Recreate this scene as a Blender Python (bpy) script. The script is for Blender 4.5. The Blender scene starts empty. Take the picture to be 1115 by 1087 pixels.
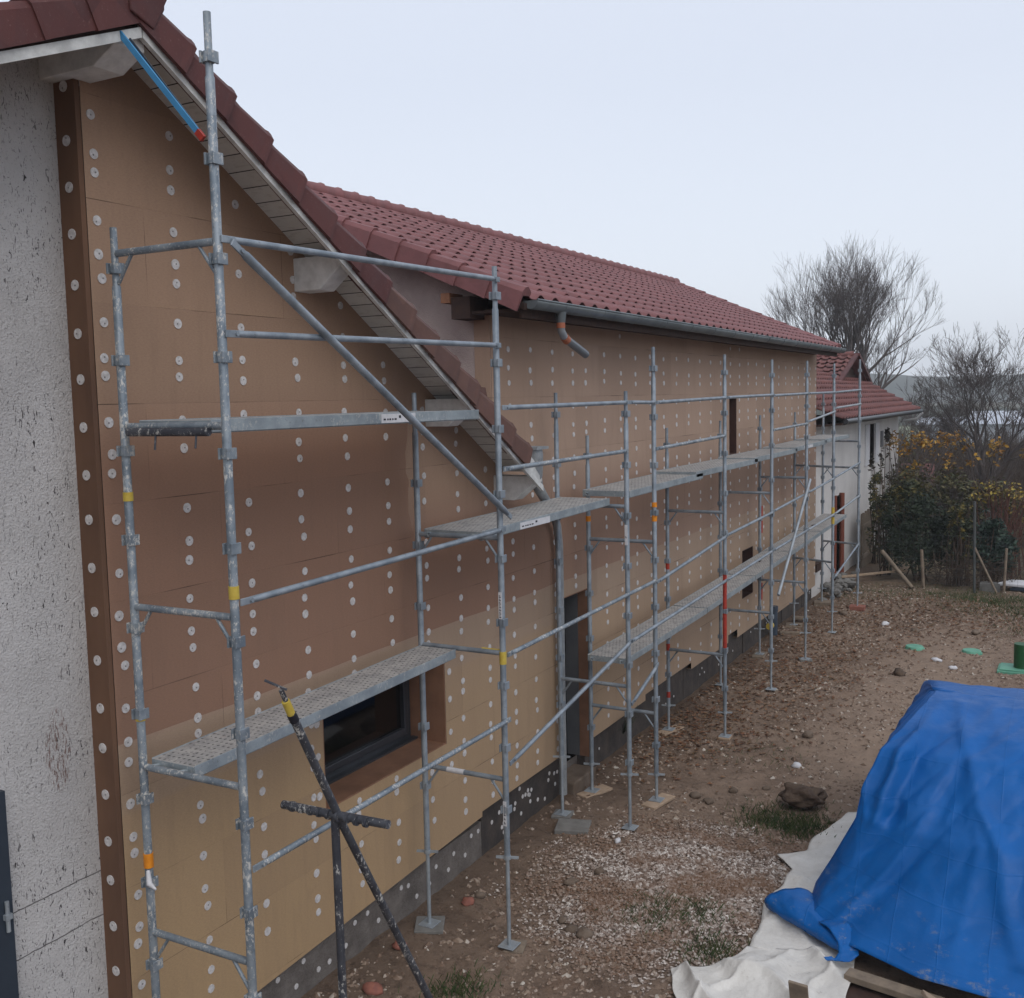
import bpy, bmesh, math, random
from mathutils import Vector, Matrix, noise
random.seed(7)
S = bpy.context.scene
COL = S.collection
R = math.radians
V = Vector

# ------------------------------------------------------------------ helpers
class MB:
    """collects shapes and links them as one mesh object"""
    def __init__(s): s.v = []; s.f = []; s.sm = []
    def add(s, vs, fs, smooth=False):
        n = len(s.v); s.v += [tuple(v) for v in vs]
        for f in fs: s.f.append(tuple(i + n for i in f)); s.sm.append(smooth)
        return s
    def box(s, x0, x1, y0, y1, z0, z1):
        vs = [(x, y, z) for x in (x0, x1) for y in (y0, y1) for z in (z0, z1)]
        return s.add(vs, [(0,1,3,2),(4,6,7,5),(0,4,5,1),(2,3,7,6),(0,2,6,4),(1,5,7,3)])
    def obox(s, a, b, w, h, upv=(0,0,1)):
        """box from a to b with width w (sideways) and height h (towards up)"""
        a = V(a); b = V(b); d = (b - a).normalized(); sd = d.cross(V(upv)).normalized(); u = sd.cross(d)
        vs = []
        for p in (a, b):
            for i, j in ((-1,-1),(1,-1),(1,1),(-1,1)): vs.append(p + sd*(i*w/2) + u*(j*h/2))
        return s.add(vs, [(0,3,2,1),(4,5,6,7),(0,1,5,4),(1,2,6,5),(2,3,7,6),(3,0,4,7)])
    def tube(s, pts, rad, n=10, caps=True, smooth=True):
        pts = [V(p) for p in pts]
        if not hasattr(rad, '__len__'): rad = [rad]*len(pts)
        ref = V((0.13,0.31,0.94)); vs = []
        for i, p in enumerate(pts):
            d = (pts[min(i+1,len(pts)-1)] - pts[max(i-1,0)]).normalized()
            if i == 0 and abs(d.dot(ref)) > .95: ref = V((0.94,0.2,0.1))
            a = d.cross(ref).normalized(); b = d.cross(a)
            for k in range(n):
                t = 2*math.pi*k/n; vs.append(p + (a*math.cos(t) + b*math.sin(t))*rad[i])
        fs = []
        for i in range(len(pts)-1):
            for k in range(n): fs.append((i*n+k, i*n+(k+1)%n, (i+1)*n+(k+1)%n, (i+1)*n+k))
        s.add(vs, fs, smooth)
        if caps: s.add([vs[k] for k in range(n)], [tuple(range(n-1,-1,-1))]); s.add(vs[-n:], [tuple(range(n))])
        return s
    def disc(s, c, nrm, r, n=10, h=.006):
        c = V(c); nrm = V(nrm).normalized(); return s.tube([c, c + nrm*h], r, n, True, False)
    def prism(s, poly, ext):
        """flat polygon (3d points) extruded by vector ext"""
        n = len(poly); e = V(ext); vs = [V(p) for p in poly] + [V(p)+e for p in poly]
        return s.add(vs, [tuple(range(n-1,-1,-1)), tuple(range(n,2*n))] + [(i,(i+1)%n,n+(i+1)%n,n+i) for i in range(n)])
    def build(s, name, m, parent=None):
        me = bpy.data.meshes.new(name); me.from_pydata(s.v, [], s.f)
        me.polygons.foreach_set('use_smooth', s.sm); me.materials.append(m); me.update()
        bm = bmesh.new(); bm.from_mesh(me); bmesh.ops.recalc_face_normals(bm, faces=bm.faces); bm.to_mesh(me); bm.free()
        o = bpy.data.objects.new(name, me); COL.objects.link(o)
        if parent: o.parent = parent
        return o
    def raw(s, name, m, parent=None):
        me = bpy.data.meshes.new(name); me.from_pydata(s.v, [], s.f)
        me.polygons.foreach_set('use_smooth', s.sm); me.materials.append(m); me.update()
        o = bpy.data.objects.new(name, me); COL.objects.link(o)
        if parent: o.parent = parent
        return o

def tag(o, label=None, cat=None, group=None, kind=None):
    if label: o['label'] = label
    if cat: o['category'] = cat
    if group: o['group'] = group
    if kind: o['kind'] = kind
    return o
def thing(name, label, cat, group=None):
    o = bpy.data.objects.new(name, None); COL.objects.link(o); o.empty_display_size = .1
    return tag(o, label, cat, group)
def solid(o, t, off=-1):
    m = o.modifiers.new('solid', 'SOLIDIFY'); m.thickness = t; m.offset = off; return o
def bevel(o, w, seg=2):
    m = o.modifiers.new('bevel', 'BEVEL'); m.width = w; m.segments = seg; m.limit_method = 'ANGLE'; return o
def nz(x, y, z=0., s=1.): return noise.noise(V((x*s, y*s, z*s)))
def fbm(x, y, z=0., s=1., o=4): return noise.fractal(V((x*s, y*s, z*s)), 1.0, 2.0, o)

# ------------------------------------------------------------------ materials
class NT:
    def __init__(s, name, rough=.8, spec=.3, metal=0.):
        s.m = bpy.data.materials.new(name); s.m.use_nodes = True; s.n = s.m.node_tree.nodes; s.l = s.m.node_tree.links
        s.b = s.n['Principled BSDF']; s.b.inputs['Roughness'].default_value = rough
        s.b.inputs['Specular IOR Level'].default_value = spec; s.b.inputs['Metallic'].default_value = metal
        s.tc = s.n.new('ShaderNodeNewGeometry').outputs['Position']
    def node(s, t, **k):
        n = s.n.new(t)
        for a, b in k.items(): setattr(n, a, b)
        return n
    def noise(s, scale, detail=4, rough=.6, vec=None, stretch=None, dist=0.):
        n = s.node('ShaderNodeTexNoise'); n.inputs['Scale'].default_value = scale
        n.inputs['Detail'].default_value = detail; n.inputs['Roughness'].default_value = rough; n.inputs['Distortion'].default_value = dist
        v = vec or s.tc
        if stretch:
            mp = s.node('ShaderNodeMapping'); mp.inputs['Scale'].default_value = stretch; s.l.new(v, mp.inputs['Vector']); v = mp.outputs[0]
        s.l.new(v, n.inputs['Vector']); return n.outputs['Fac']
    def vor(s, scale, feat='F1', out='Distance', stretch=None):
        n = s.node('ShaderNodeTexVoronoi', feature=feat); n.inputs['Scale'].default_value = scale; v = s.tc
        if stretch:
            mp = s.node('ShaderNodeMapping'); mp.inputs['Scale'].default_value = stretch; s.l.new(v, mp.inputs['Vector']); v = mp.outputs[0]
        s.l.new(v, n.inputs['Vector']); return n.outputs[out]
    def ramp(s, f, stops):
        n = s.node('ShaderNodeValToRGB'); e = n.color_ramp.elements
        while len(e) < len(stops): e.new(.5)
        for i, (p, c) in enumerate(stops):
            e[i].position = p; e[i].color = (*c, 1) if hasattr(c, '__len__') else (c, c, c, 1)
        s.l.new(f, n.inputs[0]); return n.outputs[0]
    def mix(s, f, a, b, mode='MIX'):
        n = s.node('ShaderNodeMix', data_type='RGBA', blend_type=mode)
        for sock, v in ((n.inputs[0], f), (n.inputs[6], a), (n.inputs[7], b)):
            if isinstance(v, (int, float)): sock.default_value = v if sock == n.inputs[0] else (v, v, v, 1)
            elif isinstance(v, tuple): sock.default_value = (*v, 1)
            else: s.l.new(v, sock)
        return n.outputs[2]
    def math(s, op, a, b=0.):
        n = s.node('ShaderNodeMath', operation=op)
        for i, v in enumerate((a, b)):
            if isinstance(v, (int, float)): n.inputs[i].default_value = v
            else: s.l.new(v, n.inputs[i])
        return n.outputs[0]
    def xyz(s, vec=None):
        n = s.node('ShaderNodeSeparateXYZ'); s.l.new(vec or s.tc, n.inputs[0]); return n.outputs
    def color(s, c):
        if isinstance(c, tuple): s.b.inputs['Base Color'].default_value = (*c, 1)
        else: s.l.new(c, s.b.inputs['Base Color'])
        return s
    def bump(s, h, strength=.3, dist=.01):
        n = s.node('ShaderNodeBump'); n.inputs['Strength'].default_value = strength; n.inputs['Distance'].default_value = dist
        s.l.new(h, n.inputs['Height'])
        if s.b.inputs['Normal'].links: s.l.new(s.b.inputs['Normal'].links[0].from_socket, n.inputs['Normal'])
        s.l.new(n.outputs[0], s.b.inputs['Normal']); return s
    def rough(s, r): s.l.new(r, s.b.inputs['Roughness']); return s

def simple(name, c, c2=None, scale=6., rough=.8, spec=.3, metal=0., bump=.15, bs=60., bd=.004):
    t = NT(name, rough, spec, metal); c2 = c2 or tuple(k*.7 for k in c)
    t.color(t.mix(t.ramp(t.noise(scale), [(.35, 0.), (.65, 1.)]), c, c2))
    if bump: t.bump(t.noise(bs, 3), bump, bd)
    return t.m
M = {}
def galv(name, base, base2, splat, lo=.60):
    t = NT(name, .5, .4, .35)
    c = t.mix(t.ramp(t.noise(7, 4), [(.38, 0.), (.62, 1.)]), base, base2)
    c = t.mix(t.ramp(t.noise(30, 4, .7), [(.62, 0.), (.72, .5)]), c, (.10, .085, .075))
    s = t.ramp(t.math('ADD', t.math('MULTIPLY', t.noise(55, 5, .75, stretch=(1,1,.6)), .72), t.math('MULTIPLY', t.noise(6, 3, .6), .28)), [(lo-.02, 0.), (lo+.03, 1.)])
    c = t.mix(t.math('MULTIPLY', s, splat), c, (.52, .51, .48))
    t.color(c); t.l.new(t.math('MULTIPLY', t.math('SUBTRACT', 1., s), .35), t.b.inputs['Metallic'])
    t.bump(t.noise(60, 3), .25, .002); return t.m
M['galv'] = galv('galvanised_steel', (.30,.34,.38), (.19,.225,.26), .55, .66)
M['galv_splat'] = galv('splattered_steel', (.27,.31,.345), (.155,.19,.225), .95, .552)
M['galv_dark'] = galv('dark_splattered_steel', (.085,.09,.105), (.05,.053,.066), .85, .572)
M['galv_new'] = galv('bright_steel', (.36,.40,.43), (.27,.30,.33), .4, .68)
M['red_paint'] = simple('chipped_red_paint', (.42,.045,.025), (.30,.03,.02), 20, .5)
M['yellow'] = simple('yellow_tape', (.55,.42,.08), (.48,.34,.05), 20, .5)
M['orange'] = simple('orange_plastic', (.75,.27,.02), (.6,.2,.015), 30, .5)
M['orange_pipe'] = simple('orange_red_pipe', (.19,.055,.032), (.15,.045,.028), 20, .45)
M['label'] = simple('white_label', (.62,.62,.64), (.55,.55,.57), 30, .6)
M['ink'] = simple('dark_ink', (.02,.02,.03), None, 30, .6)

# insulation board: two rows of tone with weathering and thin joints
def foam(name, dark=1.):
    t = NT(name, .85, .15); X, Y, Z = t.xyz()
    w = t.math('ADD', Z, t.math('MULTIPLY', t.math('SUBTRACT', t.noise(.7, 2), .5), .05))
    low = t.ramp(t.math('DIVIDE', w, 8.), [(0, (.445,.305,.165)), (.20, (.44,.305,.175)), (.243, (.435,.305,.19)), (.247, (.41,.30,.208)), (.296, (.405,.295,.21)), (.2975, (.42,.295,.22))])
    # boards between 2.38 m and the deck above them are mixed to a darker tone
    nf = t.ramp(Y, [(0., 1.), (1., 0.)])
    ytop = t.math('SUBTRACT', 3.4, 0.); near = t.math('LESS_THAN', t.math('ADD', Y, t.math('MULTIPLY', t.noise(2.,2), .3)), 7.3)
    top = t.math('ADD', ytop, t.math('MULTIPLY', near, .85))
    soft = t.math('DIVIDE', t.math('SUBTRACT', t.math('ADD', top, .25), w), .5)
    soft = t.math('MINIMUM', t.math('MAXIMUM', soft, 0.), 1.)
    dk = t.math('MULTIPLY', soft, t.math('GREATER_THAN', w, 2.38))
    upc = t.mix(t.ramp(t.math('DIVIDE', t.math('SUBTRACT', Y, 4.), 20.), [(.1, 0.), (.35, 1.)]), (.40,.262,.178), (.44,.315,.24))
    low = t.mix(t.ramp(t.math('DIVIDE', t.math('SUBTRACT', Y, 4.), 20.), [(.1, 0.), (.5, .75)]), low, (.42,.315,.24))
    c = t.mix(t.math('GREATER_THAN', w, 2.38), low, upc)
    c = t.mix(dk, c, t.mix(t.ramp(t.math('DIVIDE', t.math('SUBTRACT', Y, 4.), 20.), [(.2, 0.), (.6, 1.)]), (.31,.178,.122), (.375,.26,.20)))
    c = t.mix(t.ramp(t.noise(1.1, 5, .6, stretch=(1,1,.45)), [(.35, 0.), (.7, .35)]), c, t.mix(.5, c, (.22,.15,.11)))
    c = t.mix(t.ramp(t.noise(14, 3, .6, stretch=(1,1,.12)), [(.52, 0.), (.75, .13)]), c, (.16,.11,.085))
    c = t.mix(t.ramp(t.noise(5, 6, .75), [(.66, 0.), (.72, .2)]), c, (.12,.08,.06))
    # joints between boards, every 0.57 m upwards, offset vertical joints
    zz = t.math('MODULO', t.math('ADD', Z, .215), .573)
    j = t.math('LESS_THAN', zz, .0045)
    br = t.ramp(t.noise(1.6, 3, .5), [(.48, .03), (.64, .85)])
    row = t.math('FLOOR', t.math('DIVIDE', t.math('ADD', Z, .215), .573))
    yy = t.math('MODULO', t.math('ADD', Y, t.math('MULTIPLY', row, .57)), 1.2)
    j2 = t.math('LESS_THAN', yy, .005)
    jj = t.math('MAXIMUM', j, t.math('MULTIPLY', j2, .6))
    bid = t.math('ADD', t.math('MULTIPLY', row, 17.3), t.math('FLOOR', t.math('DIVIDE', t.math('ADD', Y, t.math('MULTIPLY', row, .57)), 1.2)))
    wn = t.node('ShaderNodeTexWhiteNoise', noise_dimensions='1D'); t.l.new(bid, wn.inputs['W'])
    c = t.mix(t.math('MULTIPLY', wn.outputs['Value'], .22), c, (.20,.135,.10))
    c = t.mix(t.ramp(t.noise(130, 3, .8, stretch=(1,.35,1)), [(.35,.22),(.6,0.)]), c, (.15,.10,.075))
    c = t.mix(t.math('MULTIPLY', jj, br), c, (.05,.033,.026))
    c = t.mix(1., c, (dark, dark, dark), 'MULTIPLY')
    t.color(c); t.bump(t.noise(160, 4, .7, stretch=(1,.4,1)), .35, .004); t.bump(t.math('SUBTRACT', 1., jj), .5, .004); t.bump(t.noise(2.2, 2), .15, .03)
    return t.m
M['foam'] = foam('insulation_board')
t = NT('brown_board_edge', .85, .15)
c = t.mix(t.ramp(t.noise(3, 4, .6, stretch=(1,1,.3)), [(.35,0.),(.7,1.)]), (.175,.098,.062), (.115,.066,.045))
t.color(c); t.bump(t.noise(50,3), .15, .004); M['foam_edge'] = t.m
t = NT('brown_reveal', .85, .12)
t.color(t.mix(t.ramp(t.noise(4,4), [(.35,0.),(.65,1.)]), (.27,.145,.092), (.20,.108,.07))); t.bump(t.noise(60,3),.1,.003); M['reveal'] = t.m
M['anchor'] = simple('white_anchor_plastic', (.66,.64,.64), (.46,.44,.43), 45, .6, bump=.2, bs=120)
M['anchor_hole'] = simple('anchor_centre', (.26,.25,.25), None, 20)

# rough cast render with dark flecks and rusty patch
def stucco(name, c1, c2, fleck=True):
    t = NT(name, .9, .15); X, Y, Z = t.xyz()
    c = t.mix(t.ramp(t.noise(1.5, 5), [(.35,0.),(.7,1.)]), c1, c2)
    if fleck:
        n1 = t.ramp(t.noise(34, 3, .65, stretch=(1,1.5,.5), dist=1.6), [(.611,0.),(.63,1.)])
        msk = t.ramp(t.noise(1.1, 4, .65), [(.38,.1),(.56,1.)])
        c = t.mix(t.math('MULTIPLY', n1, msk), c, (.045,.04,.042))
        g = t.ramp(t.noise(75, 2, .5), [(.62,0.),(.70,.5)]); c = t.mix(g, c, (.13,.12,.125))
        # rusty stain patch low on the wall
        dy = t.math('POWER', t.math('DIVIDE', t.math('SUBTRACT', Y, 3.80), .09), 2.)
        dz = t.math('POWER', t.math('DIVIDE', t.math('SUBTRACT', Z, 2.42), .26), 2.)
        d = t.math('SUBTRACT', 1.0, t.math('ADD', dy, dz))
        d = t.math('MAXIMUM', d, 0.)
        rn = t.ramp(t.noise(60, 4, .75, stretch=(1,1.4,.35)), [(.50,0.),(.58,1.)])
        c = t.mix(t.math('MULTIPLY', t.math('MINIMUM', t.math('MULTIPLY', d, 2.5), .75), rn), c, (.13,.055,.035))
        for z0 in (1.35, 1.62):
            ln = t.math('LESS_THAN', t.math('ABSOLUTE', t.math('SUBTRACT', t.math('ADD', Z, t.math('MULTIPLY', t.noise(6,2), .03)), z0)), .0035)
            c = t.mix(t.math('MULTIPLY', ln, .8), c, (.05,.045,.045))
    t.color(c)
    t.bump(t.noise(110, 4, .7), .9, .010); t.bump(t.vor(70), .5, .008)
    return t.m
M['stucco'] = stucco('rough_cast_render', (.60,.588,.585), (.49,.478,.475))
M['stucco_far'] = stucco('pale_render', (.66,.64,.62), (.56,.54,.525), False)
M['gable_render'] = stucco('pinkish_render', (.56,.46,.42), (.36,.285,.26), False)
t = NT('plinth_concrete', .9, .15)
c = t.mix(t.ramp(t.noise(5,6,.75), [(.35,0.),(.65,1.)]), (.20,.178,.162), (.12,.105,.095))
c = t.mix(t.ramp(t.noise(20,5,.8), [(.6,0.),(.72,.8)]), c, (.19,.165,.15)); t.color(c); t.bump(t.noise(40,5,.7), .9, .02); M['plinth'] = t.m
t = NT('black_membrane', .75, .3)
c = t.mix(t.ramp(t.noise(4,6,.7), [(.4,0.),(.65,1.)]), (.045,.039,.037), (.08,.065,.056))
t.color(c); t.bump(t.noise(12,5), .5, .02); M['membrane'] = t.m

# roof tiles
def tiles(name, a, b, cc):
    t = NT(name, .62, .3)
    c = t.mix(t.ramp(t.noise(2.5,5,.7), [(.35,0.),(.65,1.)]), a, b)
    cell = t.vor(3.3, 'F1', 'Color'); sp = t.node('ShaderNodeSeparateColor'); t.l.new(cell, sp.inputs[0])
    c = t.mix(t.math('MULTIPLY', sp.outputs[0], .6), c, cc); c = t.mix(t.ramp(t.noise(3.2,5,.75,stretch=(.35,1.6,1)), [(.48,0.),(.7,.45)]), c, (.085,.045,.045))
    c = t.mix(t.ramp(t.noise(60,3,.7), [(.62,0.),(.72,.25)]), c, (.30,.2,.18))
    c = t.mix(t.ramp(t.noise(1.2,5,.8), [(.6,0.),(.75,.3)]), c, (.06,.03,.03))
    t.color(c); t.bump(t.noise(80,3), .15, .004); return t.m
M['tile_far'] = tiles('red_brown_tile', (.215,.088,.086), (.165,.068,.068), (.24,.10,.10))
M['tile_near'] = tiles('dark_red_tile', (.088,.027,.025), (.06,.020,.020), (.115,.036,.031))
M['tile_old'] = tiles('old_red_tile', (.17,.068,.06), (.11,.048,.046), (.23,.09,.078))
M['tile_broken'] = tiles('brown_tile_edge', (.12,.058,.045), (.08,.040,.033), (.155,.078,.058))
# whitewashed soffit boards
t = NT('soffit_boards', .8, .2); X, Y, Z = t.xyz()
sl = t.math('MODULO', t.math('ADD', t.math('MULTIPLY', Y, 1.174), 20.), .145)
ln = t.math('LESS_THAN', sl, .008)
cell = t.math('FLOOR', t.math('DIVIDE', t.math('ADD', t.math('MULTIPLY', Y, 1.174), 20.), .145))
wn = t.node('ShaderNodeTexWhiteNoise', noise_dimensions='1D'); t.l.new(cell, wn.inputs['W'])
c = t.mix(t.math('MULTIPLY', wn.outputs['Value'], .5), (.66,.66,.64), (.50,.50,.485))
c = t.mix(t.ramp(t.noise(9,5,.7,stretch=(1,3,3)), [(.5,0.),(.75,.5)]), c, (.30,.265,.24))
c = t.mix(ln, c, (.03,.028,.026)); t.color(c); t.bump(t.math('SUBTRACT',1.,ln), .6, .006); M['soffit'] = t.m
M['barge'] = simple('weathered_grey_board', (.66,.67,.65), (.46,.465,.455), 9, .8, bump=.2)
M['beam'] = simple('whitewashed_beam', (.72,.72,.71), (.56,.56,.55), 12, .8, bump=.3, bs=40)
M['dark_timber'] = simple('dark_timber', (.055,.03,.022), (.035,.02,.017), 14)
M['fresh_timber'] = simple('orange_timber', (.26,.125,.07), (.2,.09,.05), 20)
M['zinc'] = simple('zinc_gutter', (.17,.195,.205), (.115,.135,.145), 3, .45, .5, .35, bump=.1)
M['zinc_pale'] = galv('stained_zinc_pipe', (.33,.35,.36), (.24,.26,.28), .5, .6)
M['pvc'] = simple('grey_pvc', (.145,.165,.185), (.105,.12,.14), 5, .4, .5)
M['pvc_blue'] = simple('blue_grey_pipe', (.045,.065,.095), (.035,.05,.075), 5, .4, .5)
M['pvc_joint'] = simple('orange_sealant', (.42,.14,.07), (.33,.11,.06), 15, .6)
M['anthracite'] = simple('anthracite_aluminium', (.038,.042,.05), (.028,.032,.038), 5, .35, .5, bump=.05)
M['dark_blue'] = simple('slate_blue_paint', (.030,.042,.060), (.022,.032,.047), 3, .5, .4)
M['door_grey'] = simple('grey_door', (.135,.14,.15), (.105,.11,.12), 3, .5, .4)
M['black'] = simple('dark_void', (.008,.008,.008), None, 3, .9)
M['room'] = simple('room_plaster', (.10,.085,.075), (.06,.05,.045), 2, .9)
M['shutter_brown'] = simple('dark_brown_board', (.075,.035,.027), (.055,.027,.022), 9, .7)
t = NT('window_glass', .04, .6); t.color((.012,.011,.011)); t.b.inputs['Transmission Weight'].default_value = .6; M['glass'] = t.m
# perforated deck top: rows of slots under mortar dust
t = NT('perforated_deck', .7, .3, .1); X, Y, Z = t.xyz()
def slots():
    a = t.math('FLOOR', t.math('DIVIDE', Y, .05))
    xs = t.math('ADD', X, t.math('MULTIPLY', t.math('MODULO', a, 2.), .02))
    u = t.math('SUBTRACT', t.math('FRACT', t.math('DIVIDE', t.math('ADD', xs, 40.), .04)), .5)
    v = t.math('SUBTRACT', t.math('FRACT', t.math('DIVIDE', Y, .05)), .5)
    d = t.math('ADD', t.math('POWER', t.math('DIVIDE', u, .20), 2.), t.math('POWER', t.math('DIVIDE', v, .19), 2.))
    return t.math('LESS_THAN', d, 1.)
sl = slots()
c = t.mix(t.ramp(t.noise(9,5,.7), [(.4,0.),(.6,1.)]), (.44,.425,.405), (.31,.305,.30))
c = t.mix(t.ramp(t.noise(4,4,.7), [(.6,0.),(.75,.5)]), c, (.33,.20,.15))
m_ = t.ramp(t.noise(26,4,.7), [(.40,.15),(.52,.95)])
c = t.mix(t.math('MULTIPLY', sl, m_), c, (.055,.055,.06)); c = t.mix(t.ramp(t.noise(34,5,.75), [(.56,0.),(.60,.8)]), c, (.52,.50,.47)); c = t.mix(t.ramp(t.noise(18,5,.75), [(.60,0.),(.66,.6)]), c, (.12,.10,.09)); t.color(c); t.bump(t.math('SUBTRACT',1.,sl), .5, .006); M['deck'] = t.m
M['deck_side'] = galv('deck_side_steel', (.34,.385,.41), (.25,.29,.315), .6, .58)
M['plank'] = simple('weathered_plank', (.24,.19,.14), (.165,.13,.10), 12, .85, bump=.3, bs=30)
M['plank_pale'] = simple('sawn_pale_wood', (.42,.31,.22), (.32,.235,.165), 12, .85, bump=.3, bs=30)
M['osb'] = simple('osb_board', (.33,.21,.10), (.24,.15,.075), 30, .8, bump=.4, bs=40)
M['brick'] = simple('red_brick', (.30,.12,.085), (.22,.09,.07), 20, .9, bump=.4)
M['slab'] = simple('grey_concrete_slab', (.20,.195,.185), (.14,.135,.125), 8, .9, bump=.4, bs=30, bd=.008)
M['stone'] = simple('field_stone', (.17,.13,.10), (.12,.088,.065), 6, .9, bump=.6, bs=18, bd=.02)
M['stump'] = simple('earthy_clod', (.12,.085,.06), (.06,.04,.03), 6, .95, bump=.8, bs=14, bd=.03)
M['green_plastic'] = simple('pale_green_plastic', (.14,.37,.26), (.11,.30,.21), 8, .5)
M['green_pipe'] = simple('green_pipe', (.02,.10,.035), (.016,.08,.03), 8, .45)
# ground
t = NT('bare_earth', .95, .12); X, Y, Z = t.xyz()
c = t.mix(t.ramp(t.noise(.55,6,.65), [(.35,0.),(.65,1.)]), (.27,.198,.148), (.175,.122,.09))
c = t.mix(t.ramp(t.noise(2.3,6,.75), [(.45,0.),(.62,.7)]), c, (.32,.232,.172))
c = t.mix(t.ramp(t.noise(9,6,.75), [(.52,0.),(.64,.65)]), c, (.085,.061,.047))
c = t.mix(t.ramp(t.noise(38,4,.7), [(.60,0.),(.70,.55)]), c, (.30,.255,.215))
c = t.mix(t.ramp(t.noise(1.3,4,.7), [(.60,0.),(.70,.3)]), c, (.23,.135,.085))
g = t.math('MULTIPLY', t.ramp(t.math('DIVIDE', Y, 60.), [(.35,0.),(.42,.5)]), t.ramp(t.noise(.5,4), [(.4,0.),(.55,1.)]))
c = t.mix(g, c, (.055,.058,.028))
px = t.math('DIVIDE', t.math('ADD', X, 1.9), 1.3); py = t.math('DIVIDE', t.math('SUBTRACT', Y, 15.5), 5.5)
pd = t.math('SUBTRACT', 1., t.math('ADD', t.math('MULTIPLY', px, px), t.math('MULTIPLY', py, py)))
pth = t.math('MULTIPLY', t.math('MINIMUM', t.math('MAXIMUM', t.math('MULTIPLY', t.math('ADD', pd, t.math('SUBTRACT', t.noise(1.1,4), .5)), 1.5), 0.), 1.), .5)
c = t.mix(pth, c, (.36,.27,.205))
wall_dark = t.math('MULTIPLY', t.ramp(t.math('ADD', t.math('ADD', X, 5.5), t.math('MULTIPLY', t.noise(1.5,4), .9)), [(0.,1.),(1.,0.)]), .55)
wall_dark = t.math('MULTIPLY', t.math('SUBTRACT', 1., t.math('MINIMUM', t.math('MAXIMUM', t.math('DIVIDE', t.math('SUBTRACT', t.math('ADD', X, t.math('MULTIPLY', t.noise(1.5,4), 1.2)), -4.2), .8), 0.), 1.)), .5)
c = t.mix(wall_dark, c, (.085,.058,.043))  # earth colour turns darker towards the wall
far = t.ramp(t.math('DIVIDE', Y, 100.), [(.26,0.),(.32,1.)])
gc = t.mix(t.ramp(t.noise(.05,4), [(.4,0.),(.6,1.)]), (.055,.06,.03), (.10,.085,.055))
c = t.mix(far, c, gc)
t.color(c); t.bump(t.noise(7,6,.75), .8, .06); t.bump(t.noise(45,5,.75), .8, .02); M['ground'] = t.m
t = NT('pebbles', .85, .25)
oi = t.vor(26, 'F1', 'Color'); sp = t.node('ShaderNodeSeparateColor'); t.l.new(oi, sp.inputs[0])
t.color(t.ramp(sp.outputs[0], [(0,(.10,.068,.05)),(.4,(.19,.13,.095)),(.75,(.27,.205,.155)),(.95,(.36,.30,.25)),(1,(.50,.46,.40))])); M['pebble'] = t.m
t = NT('gravel', .85, .25)
oi = t.vor(42, 'F1', 'Color'); sp = t.node('ShaderNodeSeparateColor'); t.l.new(oi, sp.inputs[0])
pc = t.ramp(sp.outputs[0], [(0,(.09,.065,.05)),(.3,(.22,.165,.135)),(.6,(.34,.28,.24)),(.85,(.48,.43,.39)),(1,(.70,.65,.60))])
t.color(t.mix(t.ramp(t.noise(1.8,3), [(.42,0.),(.58,.7)]), pc, (.17,.095,.055))); M['gravel'] = t.m
t = NT('fallen_leaves', .8, .2)
oi = t.vor(20, 'F1', 'Color'); sp = t.node('ShaderNodeSeparateColor'); t.l.new(oi, sp.inputs[0])
t.color(t.ramp(sp.outputs[0], [(0,(.09,.045,.028)),(.4,(.17,.08,.045)),(.75,(.22,.13,.075)),(1,(.14,.10,.06))])); M['litter'] = t.m
# blue tarpaulin: woven, creased, muddy near the hem
t = NT('blue_tarpaulin', .45, .22); X, Y, Z = t.xyz()
c = t.mix(t.ramp(t.noise(2.2,4), [(.35,0.),(.65,1.)]), (.003,.105,.365), (.0025,.088,.31))
mud = t.math('MULTIPLY', t.ramp(t.math('DIVIDE', Z, 2.), [(.08,.8),(.28,0.)]), t.ramp(t.noise(5.,6,.8,stretch=(1,1,2.5)), [(.56,0.),(.66,1.)]))
c = t.mix(mud, c, (.20,.22,.24))
c = t.mix(t.ramp(t.noise(28,5,.8), [(.70,0.),(.75,.25)]), c, (.10,.22,.42)); t.color(c)
t.bump(t.noise(3.2,4,.55), .3, .04); t.bump(t.noise(11,3,.5), .22, .012)
def line(v, per, off, w_):
    f = t.math('FRACT', t.math('DIVIDE', t.math('ADD', t.math('ADD', v, t.math('MULTIPLY', t.noise(1.6,2), .05)), off), per)); return t.math('SUBTRACT', 1., t.math('MINIMUM', t.math('DIVIDE', t.math('ABSOLUTE', t.math('SUBTRACT', f, .5)), w_), 1.))
gl = t.math('MAXIMUM', line(X, .34, 20., .022), line(Z, .27, 20.1, .028))
t.bump(gl, .35, .006)
t.bump(t.noise(260,2,.5), .1, .002)
t.rough(t.ramp(t.noise(8,3), [(.3,.36),(.7,.55)])); M['tarp'] = t.m
t = NT('white_fleece', .8, .2)
c = t.mix(t.ramp(t.noise(3,5,.7), [(.35,0.),(.7,1.)]), (.68,.66,.62), (.52,.50,.465))
c = t.mix(t.ramp(t.noise(14,6,.8), [(.60,0.),(.72,.6)]), c, (.24,.20,.16)); t.color(c); t.bump(t.noise(14,5,.6,dist=.6), .6, .02); M['fleece'] = t.m
M['bark'] = simple('grey_bark', (.12,.10,.095), (.08,.067,.063), 8, .9, bump=.4, bs=20)
M['bark_brown'] = simple('brown_bark', (.085,.058,.042), (.05,.036,.028), 8, .9, bump=.4, bs=20)
M['stem_red'] = simple('reddish_stems', (.13,.055,.04), (.085,.04,.03), 8, .9, bump=0)
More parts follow.
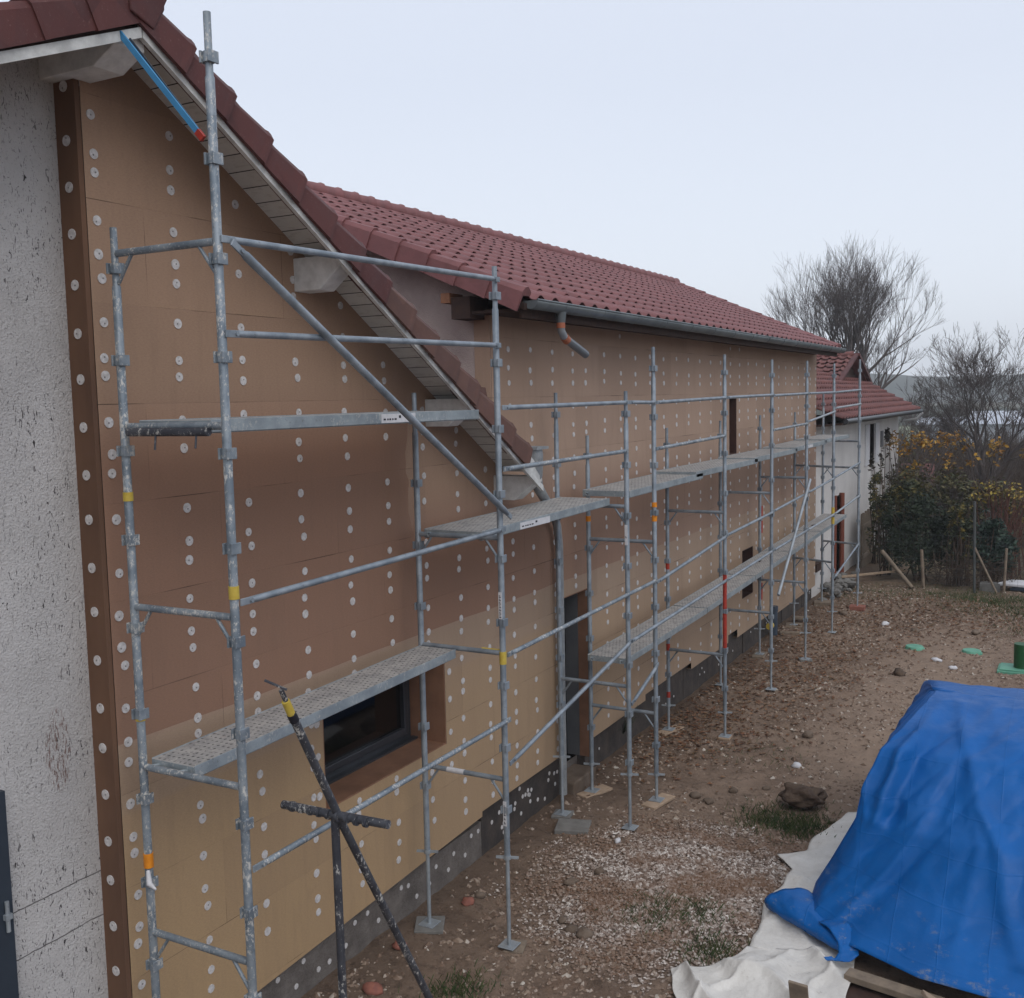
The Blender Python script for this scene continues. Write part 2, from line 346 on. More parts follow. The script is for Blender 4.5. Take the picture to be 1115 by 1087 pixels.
def leafmat(name, cols, scale=9.):
    t = NT(name, .6, .3); oi = t.vor(scale, 'F1', 'Color'); sp = t.node('ShaderNodeSeparateColor'); t.l.new(oi, sp.inputs[0])
    n = len(cols); t.color(t.ramp(sp.outputs[0], [(i/(n-1), k) for i, k in enumerate(cols)])); return t.m
M['leaf_dark'] = leafmat('dark_leaves', [(.012,.02,.013),(.022,.035,.02),(.035,.05,.025)])
M['leaf_laurel'] = leafmat('laurel_leaves', [(.012,.028,.022),(.02,.042,.03),(.03,.055,.035)])
M['leaf_mix'] = leafmat('dark_yellowing_leaves', [(.018,.024,.014),(.03,.04,.02),(.05,.055,.02),(.19,.14,.03)])
M['leaf_orange'] = leafmat('orange_leaves', [(.16,.07,.015),(.34,.16,.02),(.42,.24,.03),(.10,.07,.025)])
M['leaf_olive'] = leafmat('olive_leaves', [(.045,.05,.022),(.07,.075,.03),(.10,.085,.03),(.06,.045,.025)])
M['leaf_yellow'] = leafmat('yellow_leaves', [(.36,.27,.035),(.25,.17,.03),(.12,.11,.03)])
M['leaf_climb'] = leafmat('climber_leaves', [(.02,.02,.015),(.035,.032,.022),(.06,.04,.025)])
M['grass'] = leafmat('grass_blades', [(.03,.055,.018),(.05,.08,.025),(.08,.09,.035)], 14)
M['hill'] = simple('wooded_hill', (.035,.045,.035), (.055,.06,.045), .05, .95, bump=0)
M['far_roof'] = simple('distant_roof', (.50,.53,.58), (.42,.45,.50), 1., .7, bump=0)
M['far_field'] = simple('stubble_field', (.20,.21,.15), (.15,.17,.10), .08, .95, bump=0)
M['wire'] = simple('galvanised_wire', (.10,.11,.11), None, 5, .5, .4, .3, bump=0)
M['blue_strap'] = simple('light_blue_strap', (.06,.25,.47), (.045,.20,.38), 10, .6)

# ------------------------------------------------------------------ camera
fx = 1134.; pitch, yaw, roll = R(5.45), R(28.8), R(-1.2)
fw = V((-math.sin(yaw)*math.cos(pitch), math.cos(yaw)*math.cos(pitch), -math.sin(pitch)))
rt = V((math.cos(yaw), math.sin(yaw), 0)); up = rt.cross(fw)
rt2 = rt*math.cos(roll) + up*math.sin(roll); up2 = -rt*math.sin(roll) + up*math.cos(roll)
cd = bpy.data.cameras.new('camera'); cam = bpy.data.objects.new('camera', cd); COL.objects.link(cam)
mt = Matrix((rt2, up2, -fw)).transposed().to_4x4(); mt.translation = V((0, 0, 4.35)); cam.matrix_world = mt
cd.sensor_width = 36; cd.lens = fx/1115*36; cd.clip_end = 5000; cd.clip_start = .05
S.camera = cam

# ------------------------------------------------------------------ setting: ground, hills, field
def gz(x, y):
    """height of the ground"""
    a = fbm(x, y, 1.7, .45, 3)*.05 + fbm(x, y, 4.2, 1.7, 4)*.035 + fbm(x, y, 9.2, 6., 3)*.017
    k = min(1, max(0, (x + 5.3)/1.2)) if x > -5.3 else 0
    far = max(0., y-26); a *= .35 + .65*k
    # small spoil heaps
    a += .10*math.exp(-(((x+3.2)/.9)**2 + ((y-15.0)/.8)**2)) + .07*math.exp(-(((x+2.3)/.8)**2+((y-13.6)/.9)**2))
    a += .12*math.exp(-(((x+2.6)/1.2)**2+((y-22.6)/.9)**2)) + .06*math.exp(-(((x+3.3)/.8)**2+((y-8.9)/.9)**2))
    a -= .05*math.exp(-(((x+3.9)/.5)**2+((y-7.6)/1.5)**2))
    return a - .02
def axis(lo, hi, d, ends, grow):
    a = [lo + d*i for i in range(int((hi-lo)/d)+1)]
    s = d; l = []
    x = a[0]
    while x > ends[0]: s *= grow; x -= s; l.append(x)
    s = d; h = []; x = a[-1]
    while x < ends[1]: s *= grow; x += s; h.append(x)
    return l[::-1] + a + h
xs = axis(-5.6, 1.6, .045, (-900, 900), 1.22); ys = axis(5.0, 24.5, .05, (-300, 1500), 1.18)
b = MB(); nx = len(xs)
for y in ys:
    for x in xs: b.v.append((x, y, gz(x, y) if y < 40 else -.3))
for j in range(len(ys)-1):
    for i in range(nx-1): b.f.append((j*nx+i, j*nx+i+1, (j+1)*nx+i+1, (j+1)*nx+i)); b.sm.append(True)
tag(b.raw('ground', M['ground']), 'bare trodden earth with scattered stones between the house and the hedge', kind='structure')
def ridge(name, y0, depth, xa, xb, hfun, m, lab, dx=3.):
    b = MB(); n = int((xb-xa)/dx)+1; rows = 10
    for r in range(rows+1):
        t_ = r/rows
        for i in range(n):
            x = xa + i*dx; h = hfun(x)
            b.v.append((x, y0 + depth*t_, -.4 + (h+.4)*math.sin(math.pi*t_) + nz(x, r*7., 0, .08)*h*.10*math.sin(math.pi*t_)))
    for r in range(rows):
        for i in range(n-1): b.f.append((r*n+i, r*n+i+1, (r+1)*n+i+1, (r+1)*n+i)); b.sm.append(True)
    return tag(b.raw(name, m), lab, kind='structure')
ridge('hills', 420, 260, -500, 420, lambda x: 13 + 4*nz(x, 3, 0, .012) + 1.5*nz(x, 8, 0, .06), M['hill'], 'low wooded hills fading into the haze on the skyline')
ridge('valley_woods', 150, 50, -160, 140, lambda x: 2.0 + 1.2*nz(x, 1, 0, .05) + 1.0*nz(x, 5, 0, .4), M['hill'], 'dark belt of woodland across the valley floor', 1.)
b = MB(); b.add([(-120,95,-.28),(60,95,-.28),(60,146,-.28),(-120,146,-.28)], [(0,1,2,3)])
tag(b.raw('field', M['far_field']), 'pale stubble field in the valley beyond the hedge', kind='structure')

# ------------------------------------------------------------------ the house
XF, XB = -4.90, -5.07                      # face of the insulation boards, face of the masonry
house = thing('house', 'long house clad in brown insulation boards dotted with white anchors, red tiled roofs', 'house')
def rake(y): return 8.85 - .615*y           # lower edge line of the overhang at the facade, far slope
def rakel(y): return 6.33 - .42*(4.1 - y)   # near slope
def strips(ybreaks, bot, top, holes):
    """vertical wall in the y-z plane, returned as quads (y0,y1,zb0,zb1,zt0,zt1)"""
    ysb = sorted(set(round(v, 4) for v in list(ybreaks) + [h[0] for h in holes] + [h[1] for h in holes]))
    out = []
    for a, c in zip(ysb[:-1], ysb[1:]):
        e = 1e-4; segs = [((bot(a+e), bot(c-e)), None)]
        cur = (bot(a+e), bot(c-e))
        for h in sorted([h for h in holes if h[0] <= a+e and h[1] >= c-e], key=lambda h: h[2]):
            if h[2] > max(cur): out.append((a, c, cur[0], cur[1], h[2], h[2]))
            cur = (h[3], h[3])
        out.append((a, c, cur[0], cur[1], top(a+e), top(c-e)))
    return out
def wall_mesh(x, q):
    b = MB()
    for a, c, b0, b1, t0, t1 in q: b.add([(x,a,b0),(x,c,b1),(x,c,t1),(x,a,t0)], [(0,1,2,3)])
    return b
def wall_slab(x0, x1, q):
    b = MB()
    for a, c, b0, b1, t0, t1 in q:
        b.add([(x1,a,b0),(x1,c,b1),(x1,c,t1),(x1,a,t0),(x0,a,b0),(x0,c,b1),(x0,c,t1),(x0,a,t0)], [(0,1,2,3),(0,4,5,1),(3,2,6,7)])
    return b
WIN = (5.92, 7.61, 1.31, 2.12); DOOR = (10.00, 10.67, .22, 2.20); SLIT = (16.07, 16.46, 3.41, 4.30); SQ = (16.78, 17.42, .97, 1.78)
HOLES = [WIN, DOOR, SLIT, SQ]
def cbot(y):
    if y < 8.2: return .31 + .035*(y-5)
    if y < 10: return .47
    if y < 12.4: return .42
    if y < 14.2: return .50
    if y < 16.0: return .40
    if y < 16.5: return .52
    if y < 19.0: return .38
    return .30
def ctop(y): return 5.19 if y > 8.56 else rake(y) + .30*0 - .246*0 + (-.246+.27)   # up under the soffit
def rakew(y): return 9.07 - .616*y
def ctop(y): return 5.20 if y > 8.56 else rakew(y) + .02
ybr = [4.07, 5, 6.5, 7.5, 8.2, 8.56, 9.3, 10, 11.2, 12.4, 13.3, 14.2, 15.1, 16.0, 16.5, 17.5, 19.0, 20.5, 22.15]
q = strips(ybr, cbot, ctop, HOLES)
# subdivide long strips a little so the surface can be very slightly uneven
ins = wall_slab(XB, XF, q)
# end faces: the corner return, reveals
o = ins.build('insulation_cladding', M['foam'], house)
b = MB(); b.box(XB-.002, XF-.004, 4.035, 4.069, -.1, 6.50); b.build('corner_board', M['foam_edge'], house)
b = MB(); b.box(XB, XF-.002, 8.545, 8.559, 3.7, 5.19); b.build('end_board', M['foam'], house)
b = MB(); b.box(XB, XF-.002, 22.151, 22.17, .3, 5.19); b.build('end_board', M['foam_edge'], house)
def reveal(h, xin, sill=True):
    y0, y1, z0, z1 = h; t_ = .012; x1 = XF - .003; b = MB()
    b.box(xin, x1, y1-t_, y1+.0, z0, z1); b.box(xin, x1, y0, y0+t_, z0, z1)
    b.box(xin, x1, y0+t_, y1-t_, z0, z0+t_); b.box(xin, x1, y0+t_, y1-t_, z1-t_, z1)
    return b
# masonry behind
MH = [(h[0]+.001, h[1]-.001, h[2], h[3]) for h in HOLES]
def mtop(y):
    if y < 4.1: return rakel(y) + .2
    return rakew(y) + .0 if y < 8.56 else 5.19
def mq(y0, y1): return [y for y in (-3, 0, 2, 4.1, 6, 8.56, 12, 16, 20, 22.15) if y0 <= y <= y1]
NH = [(h[0], h[1], h[2], h[3]) for h in HOLES]
qa = strips(mq(-3, 4.1), lambda y: -.4, mtop, [])
wall_mesh(XB, qa).build('rendered_wall', M['stucco'], house)['label'] = 'bare rough cast wall left of the insulation boards, flecked and stained'
qb = strips(mq(4.1, 22.15), lambda y: -.4, mtop, NH)
wall_mesh(XB-.004, qb).build('masonry_wall', M['plinth'], house)
# plinth pieces below the boards
b = MB(); b.box(XB-.02, -4.965, 4.07, 8.28, -.4, .33); b.build('plinth', M['plinth'], house)['label'] = 'rough grey concrete plinth below the boards'
b = MB(); b.box(XB-.02, -4.962, 8.284, 10.0, -.4, .468); b.build('plinth', M['membrane'], house)['label'] = 'black insulated plinth with white anchors'
b = MB()
yy = 10.67; random.seed(3)
while yy < 22.1:
    w = random.uniform(.5, 1.1); y2 = min(yy+w, 22.15)
    b.box(XB-.02, -4.975+random.uniform(-.01,.01), yy, y2-.002, -.4, cbot(yy+.01)+.02); yy = y2
b.build('plinth', M['membrane'], house)['label'] = 'black coated foundation strip'
# window
wnd = reveal(WIN, -5.38).build('window', M['reveal'], house)
FXW = -5.26
y0, y1, z0, z1 = 5.95, 7.58, 1.33, 2.10
def frame(x, y0, y1, z0, z1, w, d, name, m, par):
    b = MB(); b.box(x-d, x, y0, y0+w, z0, z1); b.box(x-d, x, y1-w, y1, z0, z1)
    b.box(x-d, x, y0+w, y1-w, z0, z0+w); b.box(x-d, x, y0+w, y1-w, z1-w, z1); return bevel(b.build(name, m, par), .006)
frame(FXW, y0, y1, z0, z1, .075, .07, 'frame', M['anthracite'], wnd)
frame(FXW+.018, y0+.06, y1-.06, z0+.06, z1-.06, .06, .06, 'sash', M['anthracite'], wnd)
b = MB(); b.box(FXW-.035, FXW-.025, y0+.11, y1-.11, z0+.11, z1-.11); b.build('pane', M['glass'], wnd)
b = MB(); b.box(FXW, FXW+.06, y0-.02, y1+.02, z0-.012, z0+.012); b.build('sill', M['anthracite'], wnd)
# room behind the window
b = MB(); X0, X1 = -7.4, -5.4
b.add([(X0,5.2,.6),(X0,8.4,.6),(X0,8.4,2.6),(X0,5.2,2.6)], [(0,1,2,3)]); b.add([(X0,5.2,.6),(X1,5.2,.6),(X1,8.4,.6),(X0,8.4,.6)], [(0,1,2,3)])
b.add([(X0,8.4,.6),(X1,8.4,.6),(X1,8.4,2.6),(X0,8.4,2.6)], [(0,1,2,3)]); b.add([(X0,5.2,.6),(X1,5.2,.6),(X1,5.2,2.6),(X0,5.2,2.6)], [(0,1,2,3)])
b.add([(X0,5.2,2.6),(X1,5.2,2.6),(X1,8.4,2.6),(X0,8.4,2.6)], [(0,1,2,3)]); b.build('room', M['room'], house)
# door
dr = thing('x','x','x'); bpy.data.objects.remove(dr)
b = MB(); b.box(-5.03, XF-.003, 10.658, 10.67, .22, 2.2); b.box(-5.03, XF-.003, 10.0, 10.012, .22, 2.2); b.box(-5.03, XF-.003, 10.012, 10.658, 2.188, 2.2)
dr = b.build('door', M['reveal'], house); dr['label'] = 'tall open doorway with brown reveal and grey jamb'
b = MB(); b.box(-5.19, -5.032, 10.655, 10.67, .22, 2.2); b.box(-5.19, -5.032, 10.0, 10.015, .22, 2.2); b.box(-5.19,-5.032,10.015,10.655,2.18,2.2); b.build('jamb', M['door_grey'], dr)
b = MB(); b.box(-5.3, -4.80, 10.02, 10.60, -.3, .14); bevel(b.build('door_step', M['stone'], house), .02)
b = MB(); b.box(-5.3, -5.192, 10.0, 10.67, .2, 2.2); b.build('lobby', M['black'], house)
# slit and square openings
sl = reveal(SLIT, -5.2).build('window', M['shutter_brown'], house); sl['label'] = 'tall narrow opening boarded in dark brown'
b = MB(); b.box(-5.15,-5.12,16.08,16.45,3.42,4.29); b.build('pane', M['shutter_brown'], sl)
sq = reveal(SQ, -5.2).build('window', M['shutter_brown'], house); sq['label'] = 'small square opening boarded in dark brown'
b = MB(); b.box(-5.17,-5.14,16.80,17.40,.99,1.76); b.build('pane', M['black'], sq)
# slate blue shutter edge, far left
b = MB(); b.box(XB, XB+.05, 2.4, 3.42, -.2, 2.32); sh = b.build('shutter', M['dark_blue'], house)
b = MB(); b.tube([(XB+.06,3.38,1.55),(XB+.06,3.38,1.72)], .012, 8); b.box(XB+.05, XB+.075, 3.36, 3.40, 1.62, 1.65); b.build('latch', M['galv_new'], sh)
# hidden walls closing the volumes (inner gable above the near roof is rendered)
def wz(x): return 5.24 + .41*(-4.4 - x)     # far roof surface
b = MB(); b.prism([(XB-.003,8.56,-.3),(XB-.003,8.56,5.35),(-8.93,8.56,6.98),(-12.8,8.56,5.4),(-12.8,8.56,-.3)], (0,.2,0))
g = b.build('rendered_gable', M['gable_render'], house); g['label'] = 'strip of bare pinkish render above the lower roof'
b = MB(); b.prism([(XB-.006,22.15,-.3),(XB-.006,22.15,5.35),(-8.93,23.9,6.98),(-12.8,25.4,5.4),(-12.8,25.4,-.3)], (0,-.2,0)); b.build('end_wall', M['gable_render'], house)
b = MB(); b.box(-12.8,-12.6,-3,25,-.3,5.3); b.build('rear_wall', M['gable_render'], house)

# insulation anchors: the 100 that show largest, the rest as one part
cols = [4.14,4.69,5.24,5.78,6.32,6.83,7.37,7.90,8.40,8.90,9.35,9.84,10.34,10.68,11.20,11.68,12.16]
y = 12.16
while y < 21.9:
    y += .495; cols.append(y)
random.seed(11); pts = []
for ci, y in enumerate(cols):
    k = -1
    while True:
        k += 1; done = False
        for off in (0., .12, .32):
            z = .57 + .565*k + off + random.uniform(-.015,.015); yy = y + random.uniform(-.012,.012)
            if z > ctop(yy) - .12: done = True; continue
            if z < cbot(yy) + .04: continue
            if any(h[0]-.05 < yy < h[1]+.05 and h[2]-.05 < z < h[3]+.05 for h in HOLES): continue
            if random.random() < .03: continue
            pts.append((XF, yy, z))
        if done: break
for y, zs in ((5.85,(1.45,1.75,2.0)),(7.68,(1.4,1.7,1.95,1.1))):
    for z in zs: pts.append((XF, y, z))
pts.sort(key=lambda p: (V(p)-V((0,0,4.35))).length)
proto = None
def anchor_mb(p, r=.030):
    b = MB(); rr = r*random.uniform(.92,1.06); b.disc(p, (1,0,0), rr, 12, .005); return b
for p in pts[:78]:
    an = anchor_mb(p).build('anchor_disc', M['anchor'], house)
    h = MB(); h.disc((p[0]+.0045, p[1]+random.uniform(-.008,.008), p[2]+random.uniform(-.008,.008)), (1,0,0), .0055, 6, .002); h.build('anchor_centre', M['anchor_hole'], an)
z = .75; n = 0
while z < 6.2 and n < 22:
    b = MB(); b.disc((-4.985, 4.034, z+random.uniform(-.02,.02)), (0,-1,0), .03, 12, .005)
    an = b.build('anchor_disc', M['anchor'], house); z += .268; n += 1
    h = MB(); h.disc((-4.985+random.uniform(-.006,.006), 4.029, z-.268), (0,-1,0), .0055, 6, .002); h.build('anchor_centre', M['anchor_hole'], an)
b = MB()
for p in pts[78:]: b.disc(p, (1,0,0), .031*random.uniform(.9,1.05), 8, .005)
for i in range(26):
    b.disc((-4.963, random.uniform(8.35,9.95), random.uniform(.05,.43)), (1,0,0), .022, 8, .005)
for i in range(22):
    b.disc((-4.965, 5.1+i*.15+random.uniform(-.04,.04), random.choice((.1,.24))+random.uniform(-.03,.03)), (1,0,0), .022, 8, .005)
for i in range(16):
    b.disc((-4.958, random.uniform(11,22), random.uniform(.08,.28)), (1,0,0), .018, 6, .005)
tag(b.build('anchor_disc', M['anchor'], house), 'many small white insulation anchors further along the wall', kind='stuff')

# ---- near roof (gable over the facade)
XO = -4.44                                   # outer face of the overhang
ap = 4.10
nroof = MB()
lift = .20
# roof deck slabs, both slopes, running away from the facade
for (ya, za, yb_, zb_) in ((ap, 6.33+lift, 8.41, rake(8.41)+lift),):
    nroof.prism([(XO-.06, ya, za),(XO-.06, yb_, zb_),(XO-.06, yb_, zb_+.1),(XO-.06, ya, za+.1)], (-8.5,0,0))
nroof.prism([(XO-.06, ap, 6.33+lift),(XO-.06, -3, rakel(-3)+lift),(XO-.06, -3, rakel(-3)+lift+.02),(XO-.06, ap, 6.33+lift+.02)], (-8.5,0,0))
nroof.prism([(XO-.06, 8.41, rake(8.41)+lift),(XO-.06, 8.42, rake(8.42)+lift),(XO-.06, 8.42, rake(8.42)+lift+.02),(XO-.06, 8.55, rake(8.55)+lift+.02)], (-.42,0,0))
nr = nroof.build('roof', M['tile_near'], house); nr['label'] = 'steep dark red tiled roof over the near gable'
b = MB()
b.prism([(XO-.052, ap, 6.33+.19),(XO-.052, 8.74, rake(8.74)+.19),(XO-.052, 8.74, rake(8.74)+.195),(XO-.052, ap, 6.33+.195)], (-.60,0,0)); b.build('soffit', M['soffit'], nr)
b = MB(); b.prism([(XO-.052, ap, 6.52),(XO-.052, -3, rakel(-3)+.19),(XO-.052, -3, rakel(-3)+.195),(XO-.052, ap, 6.525)], (-.60,0,0)); b.build('soffit', M['soffit'], nr)
b = MB()
b.prism([(XO-.012, ap, 6.33-.035),(XO-.012, 8.66, rake(8.66)-.035),(XO-.012, 8.66, rake(8.66)+.02),(XO-.012, ap, 6.33+.02)], (.03,0,0)); b.prism([(XO-.03, ap, 6.35),(XO-.03, 8.65, rake(8.65)+.02),(XO-.03, 8.65, rake(8.65)+.19),(XO-.03, ap, 6.52)], (.016,0,0)); b.build('barge_board', M['barge'], nr)
b = MB(); b.prism([(XO-.012, ap-.01, 6.33-.035),(XO-.012, -3, rakel(-3)-.035),(XO-.012, -3, rakel(-3)+.02),(XO-.012, ap-.01, 6.33+.02)], (.03,0,0)); b.build('barge_board', M['barge'], nr)
b = MB()
b.prism([(XO-.05, ap, 6.35),(XO-.05, 8.48, rake(8.48)+.02),(XO-.05, 8.48, rake(8.48)+.14),(XO-.05, ap, 6.47)], (.03,0,0))
b.prism([(XO-.05, ap, 6.35),(XO-.05, -3, rakel(-3)+.02),(XO-.05, -3, rakel(-3)+.14),(XO-.05, ap, 6.47)], (.03,0,0)); b.build('fascia_batten', M['dark_timber'], nr)
# verge tiles: L shaped, overlapping, each one stepping out at its lower end
def verge_tile(par, org, dirv, out, L, wide, drop, m, back=.22, taper=.035, name='verge_tile', jit=.006):
    """org = upper end of the top edge; dirv = down the slope; out = outward (horizontal)"""
    d = V(dirv).normalized(); o_ = V(out).normalized(); n = d.cross(o_); n = n if n.z > 0 else -n
    b = MB(); p0 = V(org) + n*random.uniform(-jit, jit)
    secs = []
    for s_, k in ((0, 0.), (L*.86, .8), (L*.94, 1.), (L, 1.)):
        e = taper*k; c = p0 + d*s_
        prof = [(-back, .005), (-.05, .02+e), (.0, .012+e), (.018+e*.5, -.02+e*.6), (.022+e*.6, -drop-e*.3), (.0+e*.6-.004, -drop-e*.3), (.0, -.035), (-back, -.03)]
        secs.append([c + o_*a + n*h for a, h in prof])
    k = len(secs[0]); vs = [p for s_ in secs for p in s_]
    fs = [(i*k+j, i*k+(j+1)%k, (i+1)*k+(j+1)%k, (i+1)*k+j) for i in range(len(secs)-1) for j in range(k)]
    fs += [tuple(range(k-1,-1,-1)), tuple(range(len(vs)-k, len(vs)))]
    b.add(vs, fs); return b.build(name, m, par)
random.seed(5)
dn = V((0, 1, -.615)).normalized(); L = .39; s0 = 0.0
n_t = 14
for i in range(n_t):
    p = V((XO+.012, ap, 6.33+.185)) + dn*(i*.356)
    m_ = M['tile_near'] if i < 7 else M['tile_broken']
    verge_tile(nr, p, dn, (1,0,0), L, .2, .150, m_, taper=.062)
dl = V((0, -1, -.42)).normalized()
for i in range(9):
    p = V((XO+.012, ap-.02, 6.33+.215)) + dl*(i*(L-.05))
    verge_tile(nr, p, dl, (1,0,0), L, .2, .165, M['tile_near'], taper=.02)
b = MB(); b.prism([(XO+.03,4.0,6.40),(XO+.03,4.15,6.345),(XO+.03,4.29,6.60),(XO+.03,4.14,6.68),(XO+.03,3.98,6.62)], (.022,0,0)); bevel(b.build('ridge_end_tile', M['tile_near'], nr), .008)
b = MB(); b.tube([(XO+.03, ap+.02, 6.33+.19),(XO-.4, ap+.02, 6.33+.17)], [.13,.12], 14); b.build('ridge_tile', M['tile_near'], nr)
for i in range(10):
    b = MB(); b.tube([(XO-.38-i*.36, ap, 6.33+.17),(XO-.78-i*.36, ap, 6.33+.17)], [.135,.12], 12); b.build('ridge_tile', M['tile_near'], nr)
# broken corner tile where the roof meets the taller wall
b = MB(); b.prism([(-4.60,7.62,4.40),(-4.60,7.74,4.47),(-4.60,7.93,4.46),(-4.60,7.97,4.34),(-4.60,7.90,4.27),(-4.60,7.66,4.34)], (-.25,0,0)); b.build('mortar_fillet', M['tile_broken'], nr)
# purlin ends under the verge
def purlin(y, z):
    w = .17; b = MB()
    b.prism([(XB, y, z),(XB, y, z-.23),(XO-.24, y, z-.23),(XO-.03, y, z-.06),(XO-.03, y, z)], (0,w,0)); bevel(b.build('beam', M['beam'], nr), .006)
for y, dz_ in ((5.80, .085), (7.42, .08), (8.56, .05)): purlin(y, rake(y)+dz_)
b = MB(); b.prism([(XB-.05, 3.95, 6.30),(XB-.05, 3.95, 6.15),(XO-.2, 3.95, 6.15),(XO-.03, 3.95, 6.24),(XO-.03, 3.95, 6.33),(XO-.2, 3.95, 6.33)], (0,.2,0)); bevel(b.build('beam', M['beam'], nr), .006)

# ---- eaves outlet and slanting rain pipe at the foot of the near roof
b = MB(); p0 = V((-4.62, 8.98, 3.74))
b.tube([(-4.50,8.62,3.90),(-4.50,8.62,3.84),(-4.50,8.63,3.74),(-4.52,8.70,3.62)], [.082,.09,.085,.062], 14)
b.box(-4.61,-4.40,8.50,8.74,3.885,3.91)
b.tube([(-4.51,8.66,3.68),(-4.58,8.86,3.50),(-4.80,9.60,3.18),(-4.82,9.74,3.02),(-4.82,9.78,2.80),(-4.82,9.78,.1)], [.058,.05,.046,.044,.042,.042], 14)
rp = b.build('rain_pipe', M['zinc_pale'], house)

# ---- far roof with interlocking tiles, skewed far end
wr = thing('roof_holder', 'x', 'x'); bpy.data.objects.remove(wr)
SL = .41; XE, XR = -4.40, -8.93; run = XE - XR; RZ = 5.24 + SL*run; Y0 = 8.22
def yend(x): return 21.95 + (24.75-21.95)*(XE-x)/run
P = .30; NR = 14; rowl = run/NR
b = MB(); subs = 10
profh = [0,.1,.55,.9,1.,.9,.55,.1,0,0]
for r in range(NR):
    x_lo = XE - r*rowl + .0; x_hi = XE - (r+1)*rowl - .035   # tile overlaps the one above
    yend_ = yend(XE-(r+.5)*rowl); nper = int((yend_-Y0)/P); pp = (yend_-Y0)/nper
    ny = nper*subs + 1; base = len(b.v); off = 0.
    for s_, (x, lf, hh) in enumerate(((x_lo, .015, .048), ((x_lo+x_hi)/2, .010, .043), (x_hi, .0, .038))):
        for i in range(ny):
            y = Y0 + pp*i/subs; h = profh[i % subs]
            b.v.append((x, y, 5.24 + SL*(XE-x) + lf + hh*h))
    for s_ in range(2):
        for i in range(ny-1): b.f.append((base+s_*ny+i, base+s_*ny+i+1, base+(s_+1)*ny+i+1, base+(s_+1)*ny+i)); b.sm.append(True)
fr = b.raw('roof', M['tile_far'], house); fr['label'] = 'long low pitched red brown tiled roof'
solid(fr, .012)
b = MB()   # dark underlay and rear slope
b.prism([(XE+.02, Y0+.05, 5.20),(XE+.02, yend(XE)-.03, 5.20),(XR, yend(XR)-.03, RZ-.04),(XR, Y0+.05, RZ-.04)], (0,0,-.06)); b.build('underlay', M['dark_timber'], fr)
b = MB(); b.prism([(XR, Y0, RZ+.02),(XR, yend(XR), RZ+.02),(XR-4.4, yend(XR)+2, RZ-1.8),(XR-4.4, Y0, RZ-1.8)], (0,0,-.06)); b.build('rear_slope', M['tile_far'], fr)
# eave fillets, gutter
b = MB(); b.box(XE-.06, XE-.03, Y0+.1, yend(XE)-.05, 5.08, 5.20); b.build('fascia', M['dark_timber'], fr)
b = MB(); b.box(XB, XE-.062, Y0+.1, yend(XE)-.05, 5.14, 5.165); b.build('soffit', M['dark_timber'], fr)
b = MB(); gx, gz_, gr = XE+.055, 5.225, .072
ga, gb = Y0+.10, 22.0; n = 10; prof = [(gx+gr*math.cos(math.pi+math.pi*k/n), gz_+gr*1.05*math.sin(math.pi+math.pi*k/n)) for k in range(n+1)]
for y in (ga, gb):
    for x, z in prof: b.v.append((x, y, z))
for k in range(n): b.f.append((k, k+1, n+1+k+1, n+1+k)); b.sm.append(True)
gt = b.raw('gutter', M['zinc'], house); solid(gt, .004, 0)
for y in (ga, gb):
    e = MB(); e.prism([(x, y, z) for x, z in prof], (0,.006,0)); e.build('end_cap', M['zinc'], gt)
e = MB(); e.tube([(gx+gr, ga, gz_+.004),(gx+gr, gb, gz_+.004)], .009, 8); e.build('rolled_edge', M['zinc'], gt)
y = ga + .6
while y < gb:
    e = MB(); e.tube([(gx+(gr+.004)*math.cos(math.pi+math.pi*k/8), y, gz_+(gr+.006)*math.sin(math.pi+math.pi*k/8)) for k in range(9)], .006, 5); e.build('bracket', M['zinc'], gt); y += .9
b = MB(); b.tube([(gx,8.93,5.16),(gx,8.93,5.06)], [.055,.042], 12); st = b.build('gutter_outlet', M['zinc'], gt)
b = MB(); b.tube([(gx,8.93,5.075),(gx,8.93,5.01)], .042, 12); b.tube([(gx,9.0,4.93),(gx-.0,9.06,4.90)], .043, 12); b.build('pipe_collar', M['pvc_joint'], gt)
b = MB(); b.tube([(gx,8.93,5.02),(gx,8.94,4.98),(gx,9.0,4.93)], .037, 12); b.build('pipe_elbow', M['zinc_pale'], gt)
b = MB(); b.tube([(gx,9.03,4.915),(gx,9.48,4.78)], .040, 14, False); b.tube([(gx,9.03,4.915),(gx,9.478,4.781)], .034, 14, False); b.build('pipe_stub', M['pvc'], gt)
b = MB(); b.disc((gx,9.465,4.786), (0,1,-.3), .035, 12, .003); b.build('pipe_mouth', M['black'], gt)
# verge tiles and ridge tiles of the far roof
random.seed(8)
dd = V((1, 0, -SL)).normalized(); Lt = rowl*1.077 + .05
for r in range(NR):
    x_hi = XE - (r+1)*rowl
    verge_tile(fr, V((x_hi, Y0+.01, 5.24+SL*(XE-x_hi)+.075)), dd, (0,-1,0), Lt, .2, .17, M['tile_far'], back=.13, taper=.03)
    xa = XE-(r+1)*rowl; p_ = V((xa, yend(xa)-.02, 5.24+SL*(XE-xa)+.07)); ds = V((rowl, yend(xa+rowl)-yend(xa), -SL*rowl)).normalized()
    verge_tile(fr, p_, ds, (.5,1,0), Lt*1.1, .2, .15, M['tile_far'], back=.13, taper=.02)
y = Y0 - .05
while y < yend(XR) - .2:
    b = MB(); b.tube([(XR, y, RZ+.03),(XR, y+.33, RZ+.034),(XR, y+.40, RZ+.036)], [.10,.108,.122], 12); b.build('ridge_tile', M['tile_far'], fr); y += .37
